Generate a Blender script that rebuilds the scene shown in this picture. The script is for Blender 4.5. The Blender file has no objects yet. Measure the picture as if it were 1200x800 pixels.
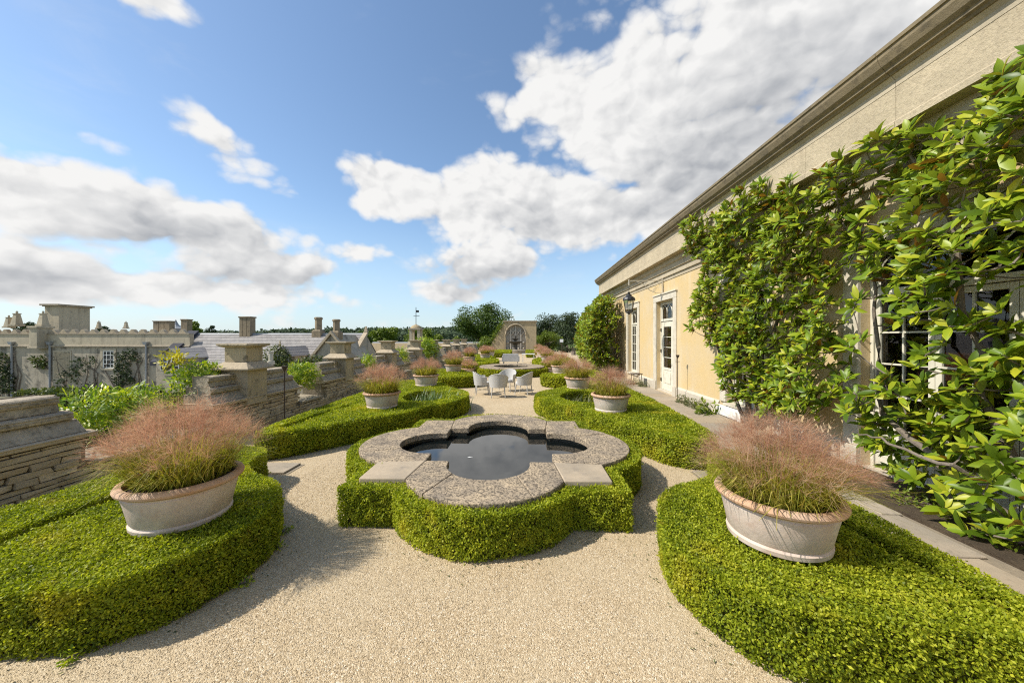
import bpy, math, random
import numpy as np
from mathutils import Vector, Matrix
from mathutils.geometry import tessellate_polygon
R = math.radians
sc = bpy.context.scene
COL = sc.collection
rng = np.random.default_rng(7)
LOW = -3.5                                          # level of the court below the terrace
random.seed(7)

# ------------------------------------------------------------------ camera
F, EYE, HY = 415.0, 2.0, 396.0
TH = math.atan2(13, F)
cam = bpy.data.cameras.new('camera'); camo = bpy.data.objects.new('camera', cam); COL.objects.link(camo)
camo.location = (0, 0, EYE); camo.rotation_euler = (R(90), 0, TH)
cam.sensor_width = 36.0; cam.lens = F / 1200 * 36; cam.shift_y = -(400 - HY) / 1200
cam.clip_start = .05; cam.clip_end = 6000
sc.camera = camo

def ray(px, py):
    xc = (px - 600) / F; zc = (HY - py) / F; c, s = math.cos(TH), math.sin(TH)
    return (-s + xc * c, c + xc * s, zc)
def gx(px, py, X):
    d = ray(px, py); t = X / d[0]; return (d[1] * t, EYE + d[2] * t)
def gy(px, py, Y):
    d = ray(px, py); t = Y / d[1]; return (d[0] * t, EYE + d[2] * t)

# ------------------------------------------------------------------ sun, sky, exposure
SUN = Vector((-1.0, -0.25, 1.08)).normalized()
SUN_EL = math.asin(SUN.z); SUN_ROT = math.atan2(SUN.x, SUN.y)
sl = bpy.data.lights.new('sun', 'SUN'); so = bpy.data.objects.new('sun', sl); COL.objects.link(so)
sl.energy = 4.6; sl.angle = R(.55); sl.color = (1.0, .95, .86)
so.rotation_euler = (-SUN).to_track_quat('-Z', 'Y').to_euler(); so.location = (-20, -5, 25)
sc.view_settings.view_transform = 'Standard'; sc.view_settings.look = 'None'
sc.view_settings.exposure = 0.35; sc.view_settings.gamma = 1.0
sc.view_settings.use_curve_mapping = False

class NT:
    """small helper to write node trees"""
    def __init__(s, nt): s.t = nt
    def n(s, typ, **kw):
        o = s.t.nodes.new(typ)
        for k, v in kw.items(): setattr(o, k, v)
        return o
    def put(s, sock, v):
        if v is None: return
        if hasattr(v, 'is_linked'): s.t.links.new(v, sock)
        else: sock.default_value = v
    def math(s, op, a, b=None, c=None, clamp=False):
        o = s.n('ShaderNodeMath', operation=op, use_clamp=clamp)
        for i, v in enumerate((a, b, c)):
            if v is not None: s.put(o.inputs[i], v)
        return o.outputs[0]
    def vmath(s, op, a, b=None, out=0):
        o = s.n('ShaderNodeVectorMath', operation=op); s.put(o.inputs[0], a)
        if b is not None: s.put(o.inputs[1], b)
        return o.outputs['Value'] if out == 'v' else o.outputs[0]
    def noise(s, vec, scale, detail=5, rough=.55, dist=0.0):
        o = s.n('ShaderNodeTexNoise'); s.put(o.inputs['Vector'], vec)
        o.inputs['Scale'].default_value = scale; o.inputs['Detail'].default_value = detail
        o.inputs['Roughness'].default_value = rough; o.inputs['Distortion'].default_value = dist
        return o.outputs['Fac']
    def mix(s, f, a, b, mode='MIX'):
        o = s.n('ShaderNodeMix', data_type='RGBA', blend_type=mode, clamp_factor=True)
        s.put(o.inputs[0], f)
        for i, v in ((6, a), (7, b)):
            if isinstance(v, tuple) and len(v) == 3: v = (*v, 1)
            s.put(o.inputs[i], v)
        return o.outputs[2]
    def ss(s, v, lo, hi, a=0., b=1.):
        o = s.n('ShaderNodeMapRange', interpolation_type='SMOOTHSTEP')
        s.put(o.inputs[0], v)
        for i, q in enumerate((lo, hi, a, b)): s.put(o.inputs[i + 1], q)
        return o.outputs[0]

world = bpy.data.worlds.new('World'); sc.world = world; world.use_nodes = True
wt = world.node_tree; wt.nodes.clear(); W = NT(wt)
skyn = W.n('ShaderNodeTexSky', sky_type='NISHITA', sun_disc=False)
skyn.sun_elevation = SUN_EL; skyn.sun_rotation = SUN_ROT; skyn.altitude = 100
skyn.air_density = 1.0; skyn.dust_density = .6; skyn.ozone_density = 2.2
gen = W.n('ShaderNodeTexCoord').outputs['Generated']
sep = W.n('ShaderNodeSeparateXYZ'); W.put(sep.inputs[0], gen)
hyp = W.math('SQRT', W.math('ADD', W.math('MULTIPLY', sep.outputs[0], sep.outputs[0]), W.math('MULTIPLY', sep.outputs[1], sep.outputs[1])))
az = W.math('ARCTAN2', sep.outputs[0], sep.outputs[1])
el = W.math('ARCTAN2', sep.outputs[2], hyp)
uv = W.n('ShaderNodeCombineXYZ'); W.put(uv.inputs[0], az); W.put(uv.inputs[1], el)
uv = uv.outputs[0]
def sky_uv(px, py):
    d = ray(px, py); return math.atan2(d[0], d[1]), math.atan2(d[2], math.hypot(d[0], d[1]))
def blob(px, py, rx, ry, st=1.0, tilt=0):
    u0, v0 = sky_uv(px, py); u1, _ = sky_uv(px + rx, py); _, v1 = sky_uv(px, py - ry)
    v = W.vmath('SUBTRACT', uvw, (u0, v0, 0))
    if tilt:
        r_ = W.n('ShaderNodeVectorRotate', rotation_type='Z_AXIS'); W.put(r_.inputs['Vector'], v); r_.inputs['Angle'].default_value = R(tilt); v = r_.outputs[0]
    v = W.vmath('MULTIPLY', v, (1 / (u1 - u0), 1 / (v1 - v0), 0))
    return W.math('MULTIPLY_ADD', W.vmath('LENGTH', v, out='v'), -st, st)
def union(vals):
    r = vals[0]
    for v in vals[1:]:
        o = W.n('ShaderNodeMath', operation='SMOOTH_MAX'); W.put(o.inputs[0], r); W.put(o.inputs[1], v); o.inputs[2].default_value = .15
        r = o.outputs[0]
    return r
# the directions are warped by noise first so that no cloud keeps a plain oval outline
wn = W.n('ShaderNodeTexNoise'); W.put(wn.inputs['Vector'], gen); wn.inputs['Scale'].default_value = 4.5; wn.inputs['Detail'].default_value = 7; wn.inputs['Roughness'].default_value = .5
uvw = W.vmath('ADD', uv, W.vmath('MULTIPLY', W.vmath('SUBTRACT', wn.outputs['Color'], (.5, .5, .5)), (.18, .14, 0)))
BLOBS = [(900, 40, 330, 170), (730, 130, 150, 140), (820, 200, 200, 110), (640, 115, 80, 60, .9), (720, 245, 110, 50), (1010, 70, 190, 160),
         (470, 215, 95, 46, .9), (560, 240, 100, 70), (650, 240, 90, 60), (570, 312, 100, 48, .9), (540, 345, 80, 20, .6),
         (40, 228, 160, 52), (190, 258, 170, 66), (20, 318, 135, 46), (310, 320, 135, 36, .9), (425, 292, 48, 24, .5), (250, 348, 210, 28, .7),
         (165, -4, 75, 22, .45), (90, 152, 50, 22, .26)]
cov = union([blob(*b) for b in BLOBS] + [blob(262, 182, 72, 34, .42, 22)])
# the same broken cumulus goes on all round, outside the places fixed above
nz_big = W.noise(gen, 2.1, 2, .5)
gvec = W.vmath('MULTIPLY', gen, (1, 1, 1.5))
def billow(vec, scale):
    o = W.n('ShaderNodeTexVoronoi', feature='F1'); W.put(o.inputs['Vector'], vec); o.inputs['Scale'].default_value = scale
    return W.math('SUBTRACT', 1.0, W.math('MULTIPLY', o.outputs['Distance'], o.outputs['Distance']))
wv = W.vmath('ADD', gvec, W.vmath('MULTIPLY', W.vmath('SUBTRACT', wn.outputs['Color'], (.5, .5, .5)), (.10, .10, .10)))
def cloud_noise(vec, det):
    a = W.math('MULTIPLY', billow(vec, 9.0), .30); b = W.math('MULTIPLY_ADD', billow(vec, 21.0), .20, a)
    b = W.math('MULTIPLY_ADD', billow(vec, 47.0), .07, b)
    return W.math('MULTIPLY_ADD', W.noise(vec, 6.5, det, .55), .62, b)
nz = cloud_noise(wv, 9)
sunoff = W.vmath('ADD', wv, tuple(0.028 * c for c in (SUN.x, SUN.y, SUN.z * 1.3)))
nz2 = cloud_noise(sunoff, 6)
behind = W.math('MULTIPLY', W.ss(sep.outputs[1], .25, -.1), W.ss(nz_big, .45, .7, 0, .9))
lowband = W.ss(el, .15, .01, -.32, .06)
cov = W.math('MAXIMUM', cov, W.math('MAXIMUM', W.math('SUBTRACT', behind, .3), lowband))
dens = W.math('ADD', W.math('MULTIPLY', cov, 1.0), W.math('MULTIPLY', W.math('SUBTRACT', nz, .76), 1.3))
alpha = W.ss(dens, .0, .32)
wisp = W.math('MULTIPLY', W.ss(W.noise(W.vmath('MULTIPLY', gen, (1, 1, 3)), 3.2, 7, .62, .6), .56, .85), .16)
alpha = W.math('MAXIMUM', alpha, wisp)
# the clouds' own relief: thick middles and undersides grey, sides towards the sun white
GREY = [(900, 140, 260, 130), (800, 215, 160, 62), (565, 332, 100, 34), (200, 278, 160, 40), (30, 330, 130, 30), (640, 265, 90, 34, .8), (330, 335, 120, 20, .8)]
gcov = union([blob(*b) for b in GREY])
relief = W.math('MULTIPLY', W.math('SUBTRACT', nz, nz2), 2.0)
gsh = W.math('ADD', W.ss(gcov, -.25, .9, 0, .62), W.ss(dens, .3, 1.3, .04, .2))
gsh = W.math('SUBTRACT', gsh, relief, clamp=True)
ccol = W.mix(gsh, (5.0, 4.97, 4.9), (2.35, 2.45, 2.62))
haze_low = W.ss(el, .34, 0.0, 0, .62)
skycol = W.mix(haze_low, W.mix(1.0, skyn.outputs[0], (1.0, 1.04, 1.02), 'MULTIPLY'), (3.1, 3.95, 4.85))
bgc = W.mix(alpha, skycol, ccol)
bg = W.n('ShaderNodeBackground'); W.put(bg.inputs[0], bgc); bg.inputs[1].default_value = .145
wo = W.n('ShaderNodeOutputWorld'); wt.links.new(bg.outputs[0], wo.inputs[0])
world.cycles.sampling_method = 'MANUAL'; world.cycles.sample_map_resolution = 512

sc.cycles.max_bounces = 6; sc.cycles.diffuse_bounces = 3; sc.cycles.glossy_bounces = 3
sc.cycles.transmission_bounces = 4; sc.cycles.transparent_max_bounces = 6
sc.cycles.use_denoising = False; sc.cycles.filter_width = 1.15; sc.cycles.caustics_reflective = False; sc.cycles.caustics_refractive = False
sc.cycles.sample_clamp_indirect = 6

# ------------------------------------------------------------------ materials
MATS = {}
def new_mat(name):
    m = bpy.data.materials.new(name); m.use_nodes = True; nt = m.node_tree; nt.nodes.clear(); return m, NT(nt)
def finish(m, N, col, rough=.8, bump=None, bstr=.3, bdist=.01, spec=.35, metal=0, extra=None):
    p = N.n('ShaderNodeBsdfPrincipled'); N.put(p.inputs['Base Color'], col if hasattr(col, 'is_linked') else (*col, 1))
    N.put(p.inputs['Roughness'], rough); p.inputs['Specular IOR Level'].default_value = spec; p.inputs['Metallic'].default_value = metal
    if bump is not None:
        b = N.n('ShaderNodeBump'); b.inputs['Strength'].default_value = bstr; b.inputs['Distance'].default_value = bdist
        N.put(b.inputs['Height'], bump); m.node_tree.links.new(b.outputs[0], p.inputs['Normal'])
    sh = p.outputs[0]
    if extra:                                     # translucent share for leaves
        t = N.n('ShaderNodeBsdfTranslucent'); N.put(t.inputs[0], extra[1]); x = N.n('ShaderNodeMixShader'); x.inputs[0].default_value = extra[0]
        m.node_tree.links.new(sh, x.inputs[1]); m.node_tree.links.new(t.outputs[0], x.inputs[2]); sh = x.outputs[0]
    o = N.n('ShaderNodeOutputMaterial'); m.node_tree.links.new(sh, o.inputs[0])
    MATS[m.name] = m; return m
def coords(N, obj=False):
    if obj: return N.n('ShaderNodeTexCoord').outputs['Object']
    return N.n('ShaderNodeNewGeometry').outputs['Position']
def stone_mat(name, a, b, dark=None, scale=1.6, dscale=22, dlo=.56, dhi=.66, damt=.8, rough=.88, bstr=.5, bdist=.012, rnd=.0, bscale=60, streak=0.0, streakcol=(.1, .09, .07)):
    m, N = new_mat(name); P = coords(N)
    c = N.mix(N.ss(N.noise(P, scale, 6, .6), .3, .7), a, b)
    c = N.mix(N.ss(N.noise(P, scale * 9, 4, .6), .25, .8, 0, .45), c, tuple(x * .62 for x in a))
    if dark:
        c = N.mix(N.ss(N.noise(P, dscale, 5, .65), dlo, dhi, 0, damt), c, dark)
    if streak:
        sv = N.vmath('MULTIPLY', P, (1, 1, .12))
        c = N.mix(N.ss(N.noise(sv, 2.5, 5, .6), .48, .75, 0, streak), c, streakcol)
    if rnd:
        oi = N.n('ShaderNodeObjectInfo').outputs['Random']
        at = N.n('ShaderNodeAttribute', attribute_name='rnd').outputs['Fac']
        k = N.math('FRACT', N.math('ADD', oi, at))
        c = N.mix(N.ss(k, 0, 1, 0, rnd), c, tuple(x * .35 for x in a))
        c = N.mix(N.ss(N.math('FRACT', N.math('MULTIPLY', k, 7.3)), .5, 1, 0, rnd), c, (.42, .31, .17))
    h = N.math('ADD', N.noise(P, bscale, 5, .7), N.math('MULTIPLY', N.noise(P, bscale / 6, 4, .6), 1.5))
    return finish(m, N, c, rough, h, bstr, bdist, .25)

def gravel_mat():
    m, N = new_mat('gravel'); P = coords(N)
    v = N.n('ShaderNodeTexVoronoi'); N.put(v.inputs['Vector'], P); v.inputs['Scale'].default_value = 135; v.inputs['Randomness'].default_value = 1
    rgb = N.n('ShaderNodeSeparateColor'); N.put(rgb.inputs[0], v.outputs['Color'])
    c = N.mix(rgb.outputs[0], (.325, .235, .13), (.61, .475, .30))
    c = N.mix(N.ss(rgb.outputs[1], .86, .97), c, (.72, .63, .48))
    c = N.mix(N.ss(rgb.outputs[2], .93, .98), c, (.17, .13, .085))
    c = N.mix(N.ss(N.noise(P, .9, 5, .6), .35, .72, 0, .5), c, (.50, .40, .255))
    c = N.mix(N.ss(N.noise(P, 2.3, 5, .7), .6, .75, 0, .28), c, (.33, .255, .16))
    c = N.mix(N.ss(N.noise(P, .35, 4, .6), .45, .7, 0, .35), c, (.60, .49, .33))
    h = N.math('SUBTRACT', 1.0, v.outputs['Distance'])
    h = N.math('ADD', h, N.math('MULTIPLY', N.noise(P, 5, 5, .6), 2.6))
    return finish(m, N, c, .92, h, .6, .010, .2)
gravel_mat()

def leaf_mat(name, cols, trans=.3, rough=.5, spec=.35, tcol=None, patch=None, pscale=1.2):
    """cols: dark, mid, light; 'rnd' varies leaf to leaf"""
    m, N = new_mat(name)
    a = N.n('ShaderNodeAttribute', attribute_name='rnd').outputs['Fac']
    P = coords(N)
    r = N.n('ShaderNodeValToRGB'); N.put(r.inputs[0], a)
    e = r.color_ramp.elements; e[0].position = 0; e[0].color = (*cols[0], 1); e[1].position = 1; e[1].color = (*cols[2], 1)
    q = e.new(.5); q.color = (*cols[1], 1)
    c = r.outputs[0]
    if patch:
        c = N.mix(N.ss(N.noise(P, pscale, 4, .6), .52, .74, 0, .75), c, patch)
        c = N.mix(N.ss(N.noise(P, pscale * 2.3, 5, .65), .64, .74, 0, .7), c, (.34, .21, .045))
    return finish(m, N, c, rough, spec=spec, extra=(trans, N.mix(1.0, c, tcol or (1.25, 1.3, .5), 'MULTIPLY')))
leaf_mat('box_leaf', ((.09, .13, .008), (.285, .335, .016), (.54, .54, .045)), .42, .5, .22, patch=(.52, .45, .035), pscale=1.8)
leaf_mat('box_leaf_far', ((.105, .13, .006), (.29, .325, .014), (.50, .50, .04)), .42, .5, .2, patch=(.48, .43, .035), pscale=1.0)
leaf_mat('wisteria_leaf', ((.12, .21, .012), (.26, .36, .02), (.50, .50, .04)), .4, .4, .4)
leaf_mat('yellow_leaf', ((.35, .32, .02), (.55, .46, .03), (.62, .55, .08)), .4, .45)
leaf_mat('border_leaf', ((.05, .075, .02), (.13, .15, .06), (.30, .27, .14)), .3, .6)
leaf_mat('iris_leaf', ((.10, .16, .06), (.18, .25, .10), (.30, .34, .16)), .3, .45)
leaf_mat('tree_leaf', ((.028, .058, .008), (.07, .115, .014), (.135, .185, .025)), .3, .5)
leaf_mat('tree_leaf_bright', ((.06, .10, .008), (.13, .18, .014), (.23, .27, .03)), .3, .5)
leaf_mat('tree_leaf_dark', ((.018, .034, .012), (.042, .065, .022), (.085, .11, .04)), .25, .6)
leaf_mat('far_leaf', ((.035, .058, .030), (.055, .085, .040), (.085, .115, .055)), .15, .8)
leaf_mat('ivy_leaf', ((.035, .055, .012), (.09, .12, .025), (.17, .18, .05)), .25, .5)
leaf_mat('grass_blade', ((.16, .19, .02), (.36, .34, .05), (.52, .42, .11)), .45, .5)
leaf_mat('grass_plume', ((.38, .19, .12), (.59, .355, .235), (.74, .55, .37)), .5, .7, .2, tcol=(1.1, .95, .85))

def magnolia_mat():
    m, N = new_mat('magnolia_leaf')
    oi = N.n('ShaderNodeObjectInfo').outputs['Random']; at = N.n('ShaderNodeAttribute', attribute_name='rnd').outputs['Fac']
    k = N.math('FRACT', N.math('ADD', oi, at))
    r = N.n('ShaderNodeValToRGB'); N.put(r.inputs[0], k); e = r.color_ramp.elements
    e[0].color = (.075, .13, .008, 1); e[1].color = (.46, .45, .03, 1); e[1].position = 1
    q = e.new(.35); q.color = (.165, .25, .012, 1); q = e.new(.75); q.color = (.30, .37, .02, 1)
    back = N.n('ShaderNodeNewGeometry').outputs['Backfacing']
    under = N.mix(N.ss(N.math('FRACT', N.math('MULTIPLY', k, 5.7)), .68, .85), (.20, .24, .05), (.24, .12, .035))
    c = N.mix(back, r.outputs[0], under)
    m = finish(m, N, c, .4, spec=.35, extra=(.34, N.mix(1.0, c, (1.3, 1.4, .4), 'MULTIPLY')))
    return m
magnolia_mat()
stone_mat('rim_stone', (.54, .42, .275), (.27, .22, .165), (.055, .046, .038), 4.0, 46, .47, .58, .8, .9, .9, .014, bscale=55)
stone_mat('rim_smooth', (.47, .375, .26), (.32, .265, .195), (.20, .17, .14), 2.0, 5, .56, .75, .5, .85, .3, .008)
stone_mat('basin_stone', (.16, .145, .11), (.09, .085, .065), (.03, .03, .025), 3, 20, .5, .6, .6, .6, .4)
stone_mat('rubble', (.66, .53, .35), (.48, .40, .28), (.085, .07, .055), 3.2, 9, .55, .7, .65, .92, .8, .02, rnd=.5, bscale=35)
stone_mat('mortar', (.30, .245, .17), (.22, .18, .13), None, 5, bstr=.6)
stone_mat('coping', (.50, .42, .305), (.36, .30, .22), (.11, .095, .075), 2.4, 18, .42, .72, .7, .92, .8, .016, bscale=35)
stone_mat('coping_pale', (.52, .42, .29), (.40, .33, .23), (.12, .10, .08), 2.4, 10, .56, .7, .6, .92, .6, .014, bscale=35)
stone_mat('pier_stone', (.50, .40, .255), (.37, .31, .215), (.075, .065, .05), 2.0, 7, .54, .68, .7, .9, .5, .012, streak=.55)
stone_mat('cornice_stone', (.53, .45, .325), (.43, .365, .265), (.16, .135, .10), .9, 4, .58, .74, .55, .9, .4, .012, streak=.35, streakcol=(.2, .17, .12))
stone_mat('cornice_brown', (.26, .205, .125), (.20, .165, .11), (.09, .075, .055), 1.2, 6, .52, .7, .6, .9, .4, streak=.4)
stone_mat('frieze_stone', (.54, .45, .31), (.44, .37, .255), (.30, .245, .175), 1.5, 36, .5, .66, .5, .95, .7, .018, bscale=40, streak=.3, streakcol=(.27, .22, .15))
stone_mat('plinth_stone', (.60, .54, .43), (.48, .42, .33), (.25, .21, .16), 1.5, 5, .58, .75, .4, .9, .4)
stone_mat('flagstone', (.44, .36, .265), (.33, .285, .22), (.16, .14, .115), 1.7, 8, .56, .72, .5, .9, .4, .01, rnd=.3)
stone_mat('house_stone', (.50, .43, .32), (.38, .335, .255), (.085, .075, .06), .5, 1.3, .52, .70, .75, .92, .5, .03, streak=.6, streakcol=(.10, .09, .075), bscale=12)
stone_mat('house_ashlar', (.56, .475, .335), (.46, .395, .29), (.17, .15, .115), .5, 1.6, .55, .75, .5, .92, .3, streak=.45)
stone_mat('chimney_stone', (.34, .265, .17), (.25, .20, .135), (.09, .075, .055), 1.0, 3, .5, .68, .6, .92, .5, .02, streak=.5, bscale=12)
stone_mat('far_stone', (.50, .385, .225), (.41, .325, .20), (.17, .14, .10), .5, 2.2, .54, .72, .55, .92, .4, .02, streak=.4, bscale=14)
stone_mat('tracery_stone', (.56, .50, .41), (.44, .40, .33), (.14, .125, .10), 1.5, 5, .54, .7, .6, .92, .5)
stone_mat('terracotta', (.66, .57, .49), (.54, .41, .33), (.40, .25, .18), 3.0, 6, .58, .75, .5, .85, .4, .006)
stone_mat('terracotta_rim', (.52, .30, .17), (.58, .42, .31), (.28, .15, .085), 4.0, 8, .58, .75, .5, .85, .4, .006)
stone_mat('soil', (.11, .08, .05), (.07, .05, .032), (.2, .15, .09), 5, 30, .6, .7, .6, .95, .9, .03)
stone_mat('bark', (.24, .20, .155), (.16, .13, .10), (.06, .05, .04), 6, 30, .52, .65, .6, .9, .7, .01)
stone_mat('grass_field', (.11, .16, .035), (.16, .19, .05), (.06, .10, .025), .02, .08, .5, .65, .6, .95, .3)
stone_mat('court_ground', (.20, .18, .13), (.14, .14, .09), None, .3)
stone_mat('tile_roof', (.43, .33, .19), (.36, .28, .17), (.17, .14, .10), .6, 3, .52, .7, .6, .92, .6, .03, bscale=8)
stone_mat('lead', (.34, .35, .355), (.27, .275, .28), None, 1.0, rough=.5, bstr=.2)
stone_mat('dark_verge', (.05, .05, .062), (.035, .036, .046), None, 1.5, rough=.8)  # near-black tone of the wide left roof verge, far darker than the slates
stone_mat('iron', (.045, .035, .03), (.09, .055, .035), None, 8, rough=.6, bstr=.3, bdist=.004)
stone_mat('old_bronze', (.06, .05, .04), (.10, .09, .065), None, 4, rough=.6)
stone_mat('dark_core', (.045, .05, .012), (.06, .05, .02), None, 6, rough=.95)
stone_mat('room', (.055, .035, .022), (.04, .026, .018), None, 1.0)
stone_mat('brown_wood', (.20, .062, .022), (.15, .045, .017), None, 3.0, rough=.5)

def stucco():
    m, N = new_mat('ochre_stucco'); P = coords(N)
    c = N.mix(N.ss(N.noise(P, .9, 6, .6), .3, .72), (.575, .42, .20), (.54, .43, .27))
    c = N.mix(N.ss(N.noise(N.vmath('MULTIPLY', P, (1, 1, .25)), 2.2, 6, .65), .5, .78, 0, .75), c, (.58, .49, .35))
    s = N.n('ShaderNodeSeparateXYZ'); N.put(s.inputs[0], P)
    c = N.mix(N.ss(N.noise(N.vmath('MULTIPLY', P, (1, 1, .5)), .55, 5, .65), .5, .68, 0, .55), c, (.66, .52, .31))
    c = N.mix(N.ss(N.noise(N.vmath('MULTIPLY', P, (1, 2.5, .12)), 1.6, 5, .6), .58, .78, 0, .5), c, (.40, .31, .19))
    edge = N.math('ADD', s.outputs[2], N.math('MULTIPLY', N.noise(P, 3, 5, .6), -.8))
    c = N.mix(N.ss(edge, .05, -.25, 0, .7), c, (.56, .48, .36))
    return finish(m, N, c, .9, N.math('ADD', N.noise(P, 25, 6, .7), N.noise(P, 5, 3)), .35, .012, .2)
stucco()
def paint(name, c, rough=.5, var=.12):
    m, N = new_mat(name); P = coords(N)
    k = N.mix(N.ss(N.noise(P, 5, 5, .6), .4, .8, 0, 1), c, tuple(x * (1 - var * 2) for x in c))
    return finish(m, N, k, rough, N.noise(P, 40, 4), .08, .004, .4)
paint('cream_paint', (.66, .62, .50)); paint('white_paint', (.74, .73, .68)); paint('stone_paint', (.60, .54, .43))
paint('black_metal', (.02, .021, .022), .4); paint('blind_brown', (.42, .155, .06), .6); paint('flag_orange', (.55, .16, .03), .6); paint('hose_black', (.012, .012, .014), .35)
paint('pale_sign', (.75, .75, .78)); paint('grey_wicker', (.42, .42, .42), .8); paint('dark_recess', (.03, .028, .024), .9)
def wicker():
    m, N = new_mat('white_wicker'); P = coords(N, True)
    wv = N.n('ShaderNodeTexWave', wave_type='BANDS', bands_direction='Z'); N.put(wv.inputs['Vector'], P); wv.inputs['Scale'].default_value = 22
    c = N.mix(wv.outputs['Fac'], (.38, .365, .335), (.60, .58, .54))
    return finish(m, N, c, .75, wv.outputs['Fac'], .5, .006)
wicker()
def slate():
    m, N = new_mat('slate'); P = coords(N)
    b = N.n('ShaderNodeTexBrick'); mp = N.n('ShaderNodeCombineXYZ'); s = N.n('ShaderNodeSeparateXYZ'); N.put(s.inputs[0], P)
    N.put(mp.inputs[0], s.outputs[0]); N.put(mp.inputs[1], N.math('MULTIPLY', s.outputs[2], 1.0)); N.put(b.inputs['Vector'], mp.outputs[0])
    b.inputs['Scale'].default_value = 1.0; b.inputs['Brick Width'].default_value = .45; b.inputs['Row Height'].default_value = .2; b.inputs['Mortar Size'].default_value = .012
    b.inputs['Color1'].default_value = (.36, .33, .295, 1); b.inputs['Color2'].default_value = (.28, .255, .23, 1); b.inputs['Mortar'].default_value = (.12, .115, .125, 1)
    c = N.mix(N.ss(N.noise(P, .7, 6, .65), .45, .75, 0, .6), b.outputs[0], (.40, .36, .34))
    c = N.mix(N.ss(N.noise(P, 3, 5, .65), .5, .72, 0, .55), c, (.22, .20, .195))
    return finish(m, N, c, .75, N.noise(P, 9, 5), .5, .03, .4)
slate()
def glass():
    m, N = new_mat('window_glass')
    t = N.n('ShaderNodeBsdfTransparent'); t.inputs[0].default_value = (.75, .78, .78, 1)
    g = N.n('ShaderNodeBsdfGlossy'); g.inputs['Roughness'].default_value = .03
    b = N.n('ShaderNodeBump'); b.inputs['Strength'].default_value = .06; b.inputs['Distance'].default_value = .02; N.put(b.inputs['Height'], N.noise(coords(N), 3, 2))
    m.node_tree.links.new(b.outputs[0], g.inputs['Normal'])
    fr = N.n('ShaderNodeFresnel'); fr.inputs[0].default_value = 1.7
    x = N.n('ShaderNodeMixShader'); N.put(x.inputs[0], fr.outputs[0]); m.node_tree.links.new(t.outputs[0], x.inputs[1]); m.node_tree.links.new(g.outputs[0], x.inputs[2])
    o = N.n('ShaderNodeOutputMaterial'); m.node_tree.links.new(x.outputs[0], o.inputs[0]); MATS['window_glass'] = m
glass()
def water():
    m, N = new_mat('pool_water'); P = coords(N)
    return finish(m, N, (.006, .008, .008), .015, N.noise(P, 4, 3, .5), .02, .02, .8)
water()

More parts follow.
